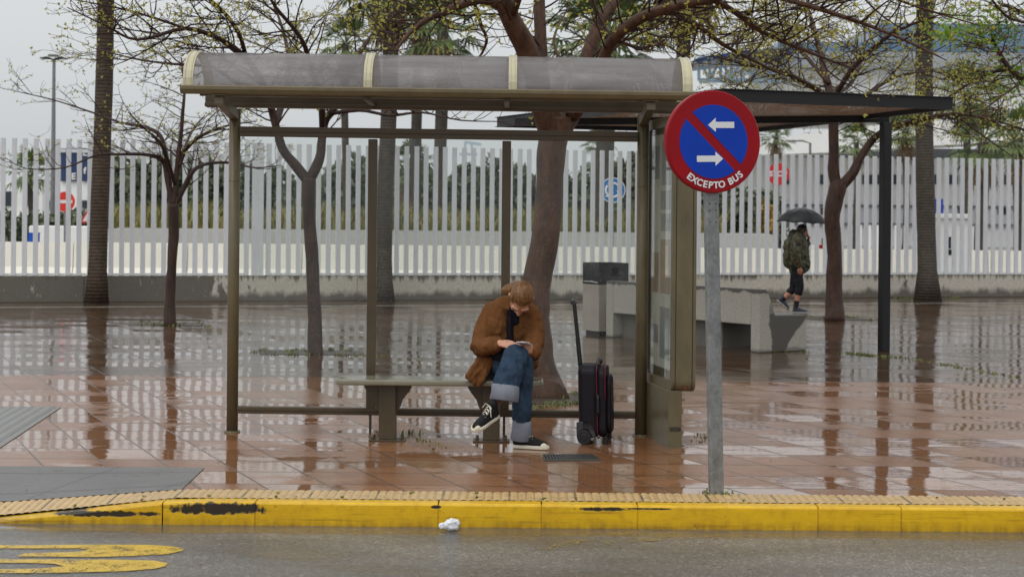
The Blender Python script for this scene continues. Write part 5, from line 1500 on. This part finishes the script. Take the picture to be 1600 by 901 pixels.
far_palm('small palm left of the stop sign under the pergola edge', 1213, 214, 88, .62, .12)
far_palm('palm crown under pergola between budding tree and steel post', 1338, 222, 84, .7, .12)
far_palm('palm crown close left of the tall right palm trunk', 1416, 205, 80, .8, .14)
far_palm('feathery palm right of the tall trunk before the terminal', 1512, 150, 70, .95, .15)
far_palm('palm with arching fronds near the right edge of picture', 1535, 222, 60, .9, .2)
far_palm('low broad palm crown at extreme right above fence tops', 1592, 215, 64, .9, .2)
# ------------------------------------------------------------------ people
def cloth(name, c, rough=.8, var=.2, vs=10, bump_=.0012, bs=220, weave=True):
    t = NT(name); co = t.coord()
    n1 = t.noise(co, vs, 4.0, .6); n2 = t.noise(co, bs, 2.0)
    t.set(Base_Color=t.mix(t.ramp(n1, .3, .7), mul(c, 1 - var), mul(c, 1 + var)), Roughness=rough, Normal=t.bump(n2, bump_))
    t.b.inputs['Specular IOR Level'].default_value = .25
    return t.m
def skin_mat(name, c):
    t = NT(name); co = t.coord(); n = t.noise(co, 40, 3.0)
    t.set(Base_Color=t.mix(t.ramp(n, .3, .7), mul(c, .92), mul(c, 1.06)), Roughness=.5)
    t.b.inputs['Subsurface Weight'].default_value = .12; t.b.inputs['Subsurface Scale'].default_value = .01
    return t.m
M_skin = skin_mat('fair_skin', srgb(196, 146, 122)); M_skin2 = skin_mat('ruddy_skin', srgb(176, 124, 100))
M_jacket = cloth('rust_brown_canvas', srgb(106, 68, 35), .85, .22)
M_jacket_in = cloth('dark_jacket_lining', srgb(40, 30, 26))
M_jeans = cloth('blue_denim', srgb(42, 60, 80), .85, .34, 9)
M_cuff = cloth('pale_denim_inside', srgb(122, 126, 138), .85, .12)
M_navy_c = cloth('navy_cotton', srgb(18, 19, 32), .85, .15)
M_shoe = cloth('black_canvas', srgb(26, 26, 28), .7, .2); M_rub = mat('off_white_rubber', srgb(214, 208, 190), .45, var=.08, vscale=20)
M_lace = mat('white_lace', srgb(216, 212, 200), .7)
def hair_mat():
    t = NT('dark_blonde_hair'); co = t.coord()
    n = t.noise(t.mapping(co, (90, 14, 14)), 1.0, 4.0, .7); n2 = t.noise(co, 12, 3.0)
    c = t.mix(t.ramp(n, .32, .68), srgb(74, 48, 28), srgb(146, 104, 62)); c = t.mix(t.ramp(n2, .4, .7, 0, .35), c, srgb(104, 70, 40))
    t.set(Base_Color=c, Roughness=.42, Normal=t.bump(n, .004)); t.b.inputs['Specular IOR Level'].default_value = .4
    return t.m
M_hair = hair_mat(); M_dhair = mat('dark_grey_hair', srgb(48, 42, 38), .5, var=.3, vscale=60, bump=.003, bscale=90)
M_eye = mat('dark_eye', srgb(30, 24, 22), .2)
M_lip = skin_mat('lip', srgb(168, 100, 90))
def hand_chains(wrist, fwd, nrm, side, size=1.0, curl=(.35, .5, .4), spread=.18, thumb=(.5, .5)):
    """palm and five fingers; nrm = back of the hand, side = towards the thumb"""
    fwd = fwd.normalized(); nrm = (nrm - fwd * nrm.dot(fwd)).normalized(); sv = fwd.cross(nrm)
    if sv.dot(side) < 0: sv = -sv
    ch = []; S = size
    offs = (.032, .011, -.011, -.031); lens = ((.040, .025, .020), (.045, .028, .022), (.042, .026, .021), (.033, .020, .018))
    for k in range(4):
        kn = wrist + fwd * (.088 - .004 * abs(k - 1)) * S + sv * offs[k] * S
        ch.append(([wrist + fwd * .012 * S + sv * offs[k] * .55 * S, kn], [.0145 * S, .0125 * S]))
        p = kn; ang = 0.0; pts = [kn]; rd = [.0098 * S]
        for j in range(3):
            ang += curl[j] * (1 + .12 * k)
            d = (fwd * math.cos(ang) - nrm * math.sin(ang) + sv * spread * (1.2 - k * .8) * .3).normalized()
            p = p + d * lens[k][j] * S; pts.append(p); rd.append((.0088, .0080, .0068)[j] * S)
        ch.append((pts, rd))
    b = wrist + fwd * .022 * S + sv * .026 * S
    d1 = (fwd * .75 + sv * .65 - nrm * .25).normalized(); d2 = (fwd * .95 + sv * .15 - nrm * thumb[0]).normalized()
    p1 = b + d1 * .036 * S; p2 = p1 + d2 * .032 * S; p3 = p2 + (d2 - nrm * thumb[1] * .4).normalized() * .024 * S
    ch.append(([b, p1, p2, p3], [.0155 * S, .0115 * S, .0098 * S, .0080 * S]))
    ch.append(([wrist - fwd * .03 * S, wrist + fwd * .05 * S], [.024 * S, .026 * S]))
    return ch
def head_parts(c, M, S=1.0):
    """ellipsoids and chains of a head in the frame M (x right of the viewer, y back, z up; the face looks along -y)"""
    R3 = M.to_3x3()
    def P(x, y, z): return c + R3 @ Vector((x * S, y * S, z * S))
    ell = [(P(0, .012, .022), (.074 * S, .094 * S, .092 * S), 18, 0, R3), (P(0, -.030, -.035), (.058 * S, .062 * S, .082 * S), 16, 0, R3), (P(0, -.068, -.088), (.024 * S, .022 * S, .022 * S), 12, 0, R3),
           (P(-.036, -.060, -.030), (.024 * S, .026 * S, .026 * S), 10, 0, R3), (P(.036, -.060, -.030), (.024 * S, .026 * S, .026 * S), 10, 0, R3)]
    ch = [([P(0, -.078, .020), P(0, -.094, -.012), P(0, -.106, -.032)], [.009 * S, .011 * S, .0135 * S]), ([P(-.014, -.092, -.034), P(.014, -.092, -.034)], [.009 * S, .009 * S]),
          ([P(-.05, -.070, .026), P(-.018, -.084, .028)], [.010 * S, .010 * S]), ([P(.05, -.070, .026), P(.018, -.084, .028)], [.010 * S, .010 * S]),
          ([P(-.022, -.084, -.060), P(.022, -.084, -.060)], [.008 * S, .008 * S]), ([P(-.018, -.082, -.070), P(.018, -.082, -.070)], [.0085 * S, .0085 * S]),
          ([P(-.076, .012, .012), P(-.080, .020, -.006), P(-.074, .010, -.028)], [.012 * S, .011 * S, .008 * S]), ([P(.076, .012, .012), P(.080, .020, -.006), P(.074, .010, -.028)], [.012 * S, .011 * S, .008 * S])]
    return P, ell, ch
def sneaker(parent, heel, fwd, up, S=1.0, name='shoe', shoe_m=None, lace=True, sole_m=None):
    """canvas ankle shoe, heel = back of the sole on the ground"""
    fwd = fwd.normalized(); up = (up - fwd * up.dot(fwd)).normalized(); sd = up.cross(fwd)
    def P(x, y, z): return heel + fwd * x * S + sd * y * S + up * z * S
    out = [(0, .0), (.008, .024), (.05, .033), (.11, .034), (.17, .043), (.22, .044), (.255, .034), (.272, .012)]
    full = [P(x, y, .0) for x, y in out] + [P(x, -y, .0) for x, y in reversed(out[1:])]
    sh_ = blob(name, [([P(.045, 0, .045), P(.045, 0, .10), P(.05, 0, .125)], [.036 * S, .035 * S, .036 * S]), ([P(.03, 0, .04), P(.12, 0, .048), P(.19, 0, .036), P(.235, 0, .03)], [.030 * S, .036 * S, .037 * S, .030 * S]), ([P(.06, 0, .085), P(.12, 0, .068), P(.17, 0, .052)], [.033 * S, .030 * S, .028 * S])], [shoe_m or M_shoe], parent, .006, 4)
    m = MB(); m.prism(full, up * .026 * S); put('sole', m, sole_m or M_rub, sh_, bevel=.006)
    if lace:
        blob('toe_cap', [([P(.236, -.010, .022), P(.236, .010, .022)], [.030 * S, .030 * S])], [M_rub], sh_, .005, 2)
        m = MB()
        for k in range(6):
            x = .085 + .019 * k; z = .118 - .0125 * k; w = .022
            m.tube([P(x, -w, z - .006), P(x + .004, 0, z + .008), P(x + .012, w, z - .008)], .0035 * S, 5); m.tube([P(x, w, z - .006), P(x + .004, 0, z + .009), P(x + .012, -w, z - .008)], .0035 * S, 5)
        m.tube([P(.085, 0, .128), P(.10, .03, .135), P(.12, .045, .10), P(.125, .05, .07)], .003 * S, 5); m.tube([P(.085, 0, .128), P(.09, -.03, .14), P(.11, -.045, .11)], .003 * S, 5)
        put('laces', m, M_lace, sh_)
    return sh_

# ---------------------------------------------------------- seated woman
wm = thing('person', 'seated person in rust brown jacket and cuffed jeans looking down at phone', 'person', (W(790, 600, 12.5).x, 12.5, 0))
hc = W(814, 466, 12.34)                       # middle of the head
HM = Matrix.Rotation(math.radians(6), 3, 'Z') @ Matrix.Rotation(math.radians(8), 3, 'Y') @ Matrix.Rotation(math.radians(78), 3, 'X')
HP, hell, hch = head_parts(hc, HM, 1.06)
sR, sL = W(768, 488, 12.56), W(829, 490, 12.54)
eR, eL = W(750, 543, 12.44), W(834, 541, 12.42)
wR, wL = W(781, 536, 12.24), W(829, 549, 12.26)
pel = W(787, 572, 12.64)
hipR, hipL = W(771, 572, 12.62), W(806, 572, 12.62)
kR, kL = W(817, 566, 12.19), W(806, 557, 12.13)
aR, aL = W(814, 678, 12.22), W(771, 636, 12.02)
handR_f = (W(808, 537, 12.15) - wR)
# phone
ph = thing('mobile_phone', 'thin pale grey phone held in both hands of the seated person', 'phone', W(819, 536, 12.14))
pc = W(819, 536.5, 12.13)
pX = Vector((.94, -.30, .02)).normalized(); pY = (Vector((-.12, -.78, .16))).normalized(); pY = (pY - pX * pY.dot(pX)).normalized(); pZ = pX.cross(pY)
MPh = frame(pc, pX, pY, pZ)
m = MB(); m.box((0, 0, 0), (.074, .15, .009), mtx=MPh.to_3x3()); m.v = [tuple(Vector(v) + pc) for v in m.v]; put('case', m, mat('phone_grey', srgb(176, 178, 180), .3), ph, bevel=.003)
m = MB(); m.box((0, 0, 0), (.068, .142, .001), mtx=MPh.to_3x3()); sgn = -1 if pZ.y < 0 else 1; m.v = [tuple(Vector(v) + pc + pZ * (.0052 if pZ.y > 0 else -.0052)) for v in m.v]; put('screen', m, M_dglass, ph)
hR = hand_chains(wR, W(810, 540, 12.14) - wR, Vector((-.15, -.45, .85)), Vector((.1, .1, .6)), 1.0, (.30, .45, .35))
hL = hand_chains(wL, W(820, 546, 12.14) - wL, Vector((.55, -.6, -.35)), Vector((-.3, -.2, .8)), .92, (.6, .8, .6), .18, (.2, .2))
body_ch = [([pel, W(790, 540, 12.62), W(798, 505, 12.60), W(802, 487, 12.57)], [.10, .085, .085, .07]), ([sR, W(803, 484, 12.56), sL], [.045, .05, .045]), ([W(804, 484, 12.53), W(809, 474, 12.46), hc + HM @ Vector((0, .02, -.06))], [.058, .052, .052]),
           ([sR, W(757, 515, 12.53), eR, wR], [.044, .040, .036, .026]), ([sL, W(836, 515, 12.51), eL, wL], [.044, .040, .036, .026]), ([hipR, kR, aR], [.08, .058, .036]), ([hipL, kL, aL], [.08, .058, .036])] + hR + hL + hch
body = blob('body', body_ch, [M_skin], wm, .0042, 3, hell)
# face details
for s in (-1, 1):
    m = MB(); p = [HP(s * .048, -.083, .004), HP(s * .034, -.0885, .000), HP(s * .020, -.085, .004)]; m.tube(p, .0035, 6); put('eyelash', m, M_eye, wm)
    m = MB(); p = [HP(s * .054, -.082, .026), HP(s * .036, -.093, .032), HP(s * .018, -.092, .028)]; m.tube(p, [.003, .0045, .004], 6); put('eyebrow', m, mat('brown_brow', srgb(104, 72, 46), .6), wm)
m = MB(); m.tube([HP(-.022, -.088, -.064), HP(0, -.0935, -.064), HP(.022, -.088, -.064)], [.003, .0065, .003], 8); put('mouth', m, M_lip, wm)
def hair_cut(co):
    q = HM.inverted() @ (co - hc)
    # open over the face below the hairline, and round the ears
    return (q.y < -.052 + .30 * max(0, .040 - q.z) and q.z < .078) or (q.z < -.040 and q.y < .02) or (q.z < -.085)
blob('hair', [([HP(-.02, .085, -.03), W(782, 456, 12.46), W(771, 462, 12.47), W(763, 470, 12.47)], [.045, .036, .026, .012])], [M_hair], wm, .005, 2, [(HP(0, .016, .026), (.0845, .105, .1015), 24, 0, HM)], wrinkle=.0022, wscale=40, stretch=(1, .3, .3), cut=hair_cut)
m = MB(); R9 = random.Random(4)
for k in range(90):      # combed strands from the hairline back over the crown
    y0 = R9.uniform(-.9, .9); pts = []
    for i in range(9):
        f = i / 8; th_ = math.radians(42 + 128 * f); w_s = y0 * (1 - .35 * f) + .05 * math.sin(5 * f + k)
        rr_ = math.sqrt(max(.05, 1 - w_s * w_s * .92))
        pts.append(HP(.0862 / 1.06 * w_s, .016 - .1067 / 1.06 * math.cos(th_) * rr_, .026 + .1032 / 1.06 * math.sin(th_) * rr_))
    m.tube(pts, [.0012] + [.0026] * 7 + [.0012], 4)
put('hair_strands', m, M_hair, wm)
# shirt seen at neck and below the jacket hem
blob('shirt', [([W(800, 487, 12.485), W(804, 493, 12.465), W(806, 501, 12.465)], [.050, .046, .036]), ([W(796, 500, 12.462), W(797, 532, 12.472)], [.030, .026])], [M_navy_c], wm, .007, 3)
# jacket
jk = [([W(785, 580, 12.63), W(783, 560, 12.62), W(778, 530, 12.585), W(780, 505, 12.555), W(784, 486, 12.545)], [.125, .13, .128, .12, .10]),
      ([W(808, 572, 12.63), W(810, 555, 12.62), W(814, 528, 12.58), W(815, 505, 12.55), W(813, 487, 12.54)], [.11, .12, .115, .108, .092]),
      ([W(790, 480, 12.60), W(818, 480, 12.60)], [.085, .085]),
      ([W(803, 476, 12.57), W(806, 470, 12.55)], [.078, .066]),
      ([sR, W(757, 515, 12.52), eR, W(764, 541, 12.34), W(775, 537.5, 12.275)], [.076, .072, .072, .065, .056]),
      ([sL, W(836, 515, 12.50), eL, W(833, 548, 12.34), W(831, 549, 12.29)], [.074, .070, .069, .062, .056]),
      ([W(770, 562, 12.58), W(757, 568, 12.50)], [.10, .07])] + [([W(x0, 562, 12.47), W(x1, y1, 12.415)], [.034, .017]) for x0, x1, y1 in ((752, 731, 588), (755, 736, 593), (758, 742, 598), (761, 748, 601), (764, 754, 594), (767, 759, 584))] + [
      ([W(826, 556, 12.56), W(829, 568, 12.48)], [.07, .055])]
jacket = blob('jacket', jk, [M_jacket], wm, .0075, 5, wrinkle=.008, wscale=7.5, stretch=(1.5, 1.0, 1.1))
# collar flaps, placket edge, pocket flap, cuff bands
m = MB()
def flap(pts, th=.006):
    n = (pts[1] - pts[0]).cross(pts[2] - pts[0]).normalized()
    m.prism(pts, n * th)
flap([W(786, 467, 12.40), W(797, 471, 12.385), W(796, 484, 12.385), W(781, 481, 12.405)])
put('collar', m, M_jacket, jacket, bevel=.003)
m = MB(); flap([W(822, 476, 12.41), W(832, 480, 12.43), W(829, 489, 12.415), W(818, 488, 12.395)])
put('collar', m, M_jacket, jacket, bevel=.003)
m = MB(); m.tube([W(797.5, 484, 12.41), W(797, 505, 12.425), W(797, 528, 12.45)], .006, 6); put('front_edge', m, M_jacket_in, jacket)
for (p, q, r_) in ((W(772, 538.6, 12.295), W(778, 536.7, 12.26), .060), (W(831.6, 549, 12.30), W(830.4, 549.2, 12.275), .058)):
    m = MB(); m.tube([p, q], r_, 18); put('cuff', m, M_jacket, jacket, bevel=.006)
# skirt of the shirt over the lap
blob('shirt_hem', [([W(778, 552, 12.46), W(786, 553, 12.36), W(795, 552, 12.28)], [.06, .055, .04]), ([W(826, 556, 12.40), W(838, 558, 12.33)], [.032, .022])], [M_navy_c], wm, .008, 3, wrinkle=.006, wscale=14)
# jeans: one pair, wide legs, turned up cuffs
jn = [([pel, W(790, 578, 12.6)], [.12, .12]), ([hipR, W(800, 569, 12.4), kR, W(816, 610, 12.19), W(815, 650, 12.20)], [.10, .095, .076, .066, .066]),
      ([hipL, W(806, 562, 12.38), kL, W(800, 575, 12.08), W(794, 590, 12.055), W(789.5, 605, 12.04)], [.10, .096, .086, .085, .087, .089])]
jeans = blob('jeans', jn, [M_jeans], wm, .0075, 4, wrinkle=.011, wscale=9, stretch=(1.4, 1.4, .7))
def cuff(cpts, r0, r1, tilt=0):
    m = MB(); n = 28; d = (cpts[1] - cpts[0]).normalized(); a = d.orthogonal().normalized(); b_ = d.cross(a); vs = []
    K = [(0, r0), (.02, r0 + .006), (.5, (r0 + r1) / 2 + .006), (.96, r1 + .006), (1.0, r1), (.97, r1 - .006), (.4, r1 - .012)]
    L = (cpts[1] - cpts[0]).length
    for k, (f, r) in enumerate(K):
        for i in range(n):
            q = 2 * PI * i / n; rr_ = r * (1 + .035 * math.sin(3 * q + f * 4) + .02 * math.sin(7 * q))
            vs.append(cpts[0] + d * L * f + (a * math.cos(q) + b_ * math.sin(q)) * rr_)
    fs = [(k * n + i, k * n + (i + 1) % n, (k + 1) * n + (i + 1) % n, (k + 1) * n + i) for k in range(len(K) - 1) for i in range(n)]
    m.add(vs, fs); put('turned_up_cuff', m, M_cuff, jeans, smooth=True)
cuff([W(790, 601, 12.045), W(787, 626, 12.03)], .093, .096)
cuff([W(815.5, 656, 12.205), W(813.5, 687, 12.22)], .061, .069)
# socks and shoes
put('sock', (lambda m: (m.tube([W(776, 622, 12.03), W(769, 641, 12.015)], .04, 14), m)[1])(MB()), cloth('brown_white_sock', srgb(112, 92, 84), .8, .5, 30), wm)
hl = W(784, 645, 12.06)
fw = (W(747, 668, 11.90) - hl); sneaker(wm, W(779, 650, 12.045), fw, Vector((-.25, -.55, .75)), .98)
sneaker(wm, Vector((W(801, 697, 12.22).x, 12.24, .002)), Vector((1, -.32, 0)), Vector((0, 0, 1)), 1.0)

# ---------------------------------------------------------- suitcase
M_case = cloth('dark_plum_nylon', srgb(22, 18, 26), .55, .2, 12, .001, 160); M_zip = mat('dark_red_piping', srgb(92, 12, 26), .5); M_bk = mat('black_plastic', srgb(26, 26, 28), .35)
sc0 = Vector((W(931, 690, 12.45).x, 12.45, 0))
su = thing('suitcase', 'small dark cabin suitcase with red piping and raised pull handle', 'suitcase', sc0)
rz = math.radians(-8)
SX = Vector((math.cos(rz), math.sin(rz), 0)); SYv = Vector((-math.sin(rz), math.cos(rz), 0))
tl = math.radians(1.5); SZ = (Vector((0, 0, 1)) + SX * -math.tan(tl)).normalized()
def sp_(x, y, z): return sc0 + SX * x + SYv * y + SZ * z
def rbox(x0, x1, y0, y1, z0, z1, r, n=5):
    """box rounded in the y-z outline, front and back softened by bevel"""
    return [sp_(x0, cy + r * math.cos(a), cz + r * math.sin(a)) for cy, cz, a0 in ((y1 - r, z1 - r, 0), (y0 + r, z1 - r, 90), (y0 + r, z0 + r, 180), (y1 - r, z0 + r, 270)) for a in [math.radians(a0 + 90 * k / n) for k in range(n + 1)]]
m = MB(); m.prism(rbox(-.125, .035, 0, .34, .045, .575, .06), SX * .145); put('shell', m, M_case, su, bevel=.032)
m = MB(); m.prism(rbox(.018, .10, .005, .335, .05, .565, .07), SX * .06); m.prism(rbox(.076, .14, .03, .31, .07, .50, .08), SX * .036); put('front_pocket', m, M_case, su, bevel=.02)
for x, a in ((.014, (-.004, .344, .041, .579, .062)), (.074, (.002, .338, .30, .562, .07))):
    ring = rbox(x, x, *a); m = MB(); m.tube(ring + [ring[0]], .0042, 6, cap=False); put('piping', m, M_zip, su)
m = MB(); m.tube([sp_(.022, -.012, .35), sp_(.024, -.014, .30)], .006, 6); put('zip_pull', m, M_lace, su)
m = MB(); m.tube([sp_(.02, .09, .575), sp_(.02, .10, .605), sp_(.02, .16, .615), sp_(.02, .24, .605), sp_(.02, .25, .575)], [.016, .016, .016, .016, .016], 8); put('carry_handle', m, M_bk, su)
m = MB(); m.tube([sp_(.022, -.012, .36), sp_(.022, -.03, .34), sp_(.022, -.03, .24), sp_(.022, -.012, .22)], .010, 8); put('side_handle', m, M_bk, su)
hd = (W(897, 468, 12.6) - sp_(-.118, .16, .57))
for y in (.10, .22):
    a = sp_(-.118, y, .55); m = MB(); m.tube([a, a + hd * .45], .0105, 8); m.tube([a + hd * .44, a + hd * .985], .0085, 8); put('handle_rod', m, M_bk, su)
a, b_ = sp_(-.118, .085, .55) + hd, sp_(-.118, .235, .55) + hd; m = MB(); m.tube([a - hd * .03, a, a.lerp(b_, .5) + Vector((0, 0, .012)), b_, b_ - hd * .03], [.012, .019, .021, .019, .012], 10); put('handle_grip', m, M_bk, su)
for y in (-.006, .31):
    m = MB(); m.tube([sp_(-.085, y - .002, .052), sp_(-.085, y + .034, .052)], .052, 20); m.tube([sp_(-.085, y - .006, .052), sp_(-.085, y + .038, .052)], .028, 16); whl = put('wheel', m, M_bk, su, bevel=.005)
    m = MB(); m.prism([sp_(x, y + .006, z) for x, z in ((-.14, .16), (-.14, .05), (-.11, .10), (-.06, .115), (-.02, .05), (.0, .06), (-.02, .14), (-.06, .175))], SYv * .03); put('wheel_guard', m, mat('grey_black_plastic', srgb(52, 52, 56), .4), su, bevel=.004)
for y in (.04, .31):
    m = MB(); m.tube([sp_(.07, y, .05), sp_(.07, y, .002)], [.022, .018], 10); put('foot', m, M_bk, su)

# ---------------------------------------------------------- walking man and umbrella
YM = 30.4
def mn(x, y, d=0.0): return W(x, y, YM + d)
def camo():
    t = NT('woodland_camouflage'); co = t.coord()
    n1 = t.noise(co, 9, 2.0); n2 = t.noise(t.mapping(co, (1, 1, 1), (5, 2, 1)), 12, 2.0); n3 = t.noise(t.mapping(co, (1, 1, 1), (1, 8, 3)), 15, 2.0)
    c = t.mix(t.math('GREATER_THAN', n1, .52), srgb(52, 54, 34), srgb(78, 80, 50)); c = t.mix(t.math('GREATER_THAN', n2, .58), c, srgb(74, 54, 38)); c = t.mix(t.math('GREATER_THAN', n3, .60), c, srgb(24, 24, 22))
    t.set(Base_Color=c, Roughness=.6); return t.m
M_camo = camo(); M_blk = cloth('black_jersey', srgb(28, 28, 34), .75, .15)
mg = W(1240, 489, YM)
man = thing('person', 'person in camouflage jacket and black shorts walking under a black umbrella', 'person', (mg.x, YM, 0))
GZ = 0.0
def gpt(x, d, z): 
    p = W(x, 489, YM + d); return Vector((p.x, YM + d, z))
hc2 = mn(1254, 361)
HM2 = Matrix.Rotation(math.radians(90), 3, 'Z') @ Matrix.Rotation(math.radians(14), 3, 'X')
HP2, e2, c2 = head_parts(hc2, HM2, .98)
hipN, hipF = gpt(1243, -.08, .86), gpt(1244, .09, .86)
knN, anN = gpt(1249, -.09, .46), gpt(1243, -.09, .10)
knF, anF = gpt(1240, .09, .41), gpt(1220, .09, .20)
shN, elN, wrN = gpt(1245, -.20, 1.34), gpt(1243, -.24, 1.06), gpt(1248, -.20, .82)
shF, elF, wrF = gpt(1247, .19, 1.34), gpt(1257, .20, 1.14), gpt(1261, .10, 1.28)
hn = hand_chains(wrN, Vector((.15, 0, -1)), Vector((0, -1, 0)), Vector((1, 0, 0)), 1.0, (.4, .5, .4))
hf = hand_chains(wrF, Vector((.25, -.3, .9)), Vector((.9, .3, -.2)), Vector((-.2, -.9, .2)), 1.0, (.9, 1.1, .7))
blob('body', [([gpt(1243, 0, .86), gpt(1243, 0, 1.05), gpt(1245, 0, 1.28)], [.13, .13, .14]), ([shN, gpt(1246, 0, 1.36), shF], [.055, .065, .055]), ([gpt(1246, 0, 1.36), hc2 + Vector((-.01, 0, -.08))], [.06, .055]),
              ([shN, elN, wrN], [.05, .04, .028]), ([shF, elF, wrF], [.05, .04, .028]), ([hipN, knN, gpt(1247, -.09, .34), anN], [.085, .058, .054, .036]), ([hipF, knF, gpt(1230, .09, .31), anF], [.085, .058, .054, .036])] + hn + hf + c2, [M_skin2], man, .0055, 3, e2)
def hcut2(co):
    q = HM2.inverted() @ (co - hc2)
    return (q.y < -.055 + .3 * max(0, .04 - q.z) and q.z < .085) or (q.z < -.02 and q.y < .03) or q.z < -.06
blob('hair', [], [M_dhair], man, .006, 2, [(HP2(0, .016, .026), (.080, .100, .098), 20, 0, HM2)], wrinkle=.002, wscale=30, cut=hcut2)
blob('jacket', [([gpt(1246, 0, .84), gpt(1243, 0, 1.00), gpt(1241, 0, 1.18), gpt(1242, 0, 1.33)], [.185, .18, .175, .13]), ([gpt(1252, 0, .86), gpt(1250, 0, 1.1), gpt(1248, 0, 1.3)], [.15, .15, .12]), ([gpt(1234, 0, .9), gpt(1233, 0, 1.2)], [.12, .12]),
                ([shN, elN, gpt(1246.5, -.215, .875)], [.088, .076, .062]), ([shF, elF, gpt(1260, .12, 1.24)], [.088, .076, .062]), ([gpt(1239, 0, 1.40), gpt(1234, 0, 1.33)], [.085, .07]), ([gpt(1248, -.05, 1.41), gpt(1249, .05, 1.41)], [.075, .075])], [M_camo], man, .012, 4, wrinkle=.014, wscale=7)
m = MB(); m.prism([gpt(1225.5, d, z) for d, z in ((-.13, .92), (.13, .92), (.13, 1.28), (-.13, 1.28))], Vector((.12, 0, 0))); put('backpack', m, M_camo, man, bevel=.05)
blob('shorts', [([gpt(1243, 0, .84), gpt(1243, 0, .9)], [.14, .14]), ([hipN, knN, gpt(1247.5, -.09, .37)], [.105, .078, .072]), ([hipF, knF, gpt(1235, .09, .385)], [.105, .078, .072])], [M_blk], man, .01, 4, wrinkle=.006, wscale=9)
for a, b_ in ((gpt(1245, -.09, .22), anN), (gpt(1226, .09, .265), anF)):
    m = MB(); m.tube([a, b_], [.047, .044], 14); put('sock', m, M_blk, man)
M_tsh = mat('dark_blue_trainer', srgb(44, 48, 62), .6, var=.3, vscale=30); M_tsole = mat('pale_grey_sole', srgb(150, 150, 150), .6)
sneaker(man, gpt(1238, -.09, .0), Vector((1, -.1, 0)), Vector((0, 0, 1)), 1.02, 'shoe', M_tsh, False, M_tsole)
sneaker(man, gpt(1213, .09, .215), Vector((.72, -.05, -.62)), Vector((.62, 0, .74)), 1.02, 'shoe', M_tsh, False, M_tsole)
# umbrella
M_umb = mat('wet_black_umbrella', srgb(22, 24, 28), .38, var=.2, vscale=6, spec=.3)
uc = mn(1253, 348.5, .05)
um = thing('umbrella', 'black domed umbrella held over the walking person in camouflage', 'umbrella', (uc.x, uc.y, wrF.z))
rU = .465; hU = .27
m = MB(); nrib = 8; nr = 8; nseg = 64; vs = []
axis = Vector((.05, 0, 1)).normalized(); ux = Vector((1, 0, -.05)).normalized(); uy = Vector((0, 1, 0))
for sh_in in (0, 1):
    for i in range(nr + 1):
        f = i / nr; 
        for k in range(nseg):
            a = 2 * PI * k / nseg + .2; ph_ = (k % (nseg // nrib)) / (nseg / nrib); sag = math.sin(PI * ph_)
            r = rU * math.sin(f * 1.25) / math.sin(1.25) * (1 - .05 * sag * f); z = hU * (math.cos(f * 1.25) - math.cos(1.25)) / (1 - math.cos(1.25)) - .012 * sag * f * (1 - f) * 4 + .02 * sag * f ** 3 - sh_in * .003
            vs.append(uc + ux * r * math.cos(a) + uy * r * math.sin(a) + axis * z)
n1 = (nr + 1) * nseg; fs = []
for i in range(nr):
    for k in range(nseg):
        a, b_ = i * nseg + k, i * nseg + (k + 1) % nseg
        fs.append((a, b_, b_ + nseg, a + nseg)); fs.append((n1 + a, n1 + a + nseg, n1 + b_ + nseg, n1 + b_))
for k in range(nseg):
    a, b_ = nr * nseg + k, nr * nseg + (k + 1) % nseg; fs.append((a, b_, n1 + b_, n1 + a))
m.add(vs, fs); put('canopy', m, M_umb, um, smooth=True)
m = MB(); m.tube([wrF + Vector((0.02, -.01, -.02)), uc + axis * (hU - .005)], .007, 8); m.tube([uc + axis * hU, uc + axis * (hU + .035)], [.008, .003], 8); put('shaft', m, M_bk, um)
m = MB(); m.tube([wrF + Vector((.012, -.01, -.12)), wrF + Vector((.025, -.01, .06))], .014, 10); put('grip', m, M_bk, um)
for k in range(8):
    a = 2 * PI * k / 8 + .2; m = MB(); pts = []
    for i in range(7):
        f = i / 6; pts.append(uc + (ux * math.cos(a) + uy * math.sin(a)) * rU * math.sin(f * 1.25) / math.sin(1.25) + axis * (hU * (math.cos(f * 1.25) - math.cos(1.25)) / (1 - math.cos(1.25)) - .006))
    m.tube(pts, .003, 4); put('rib', m, M_bk, um)
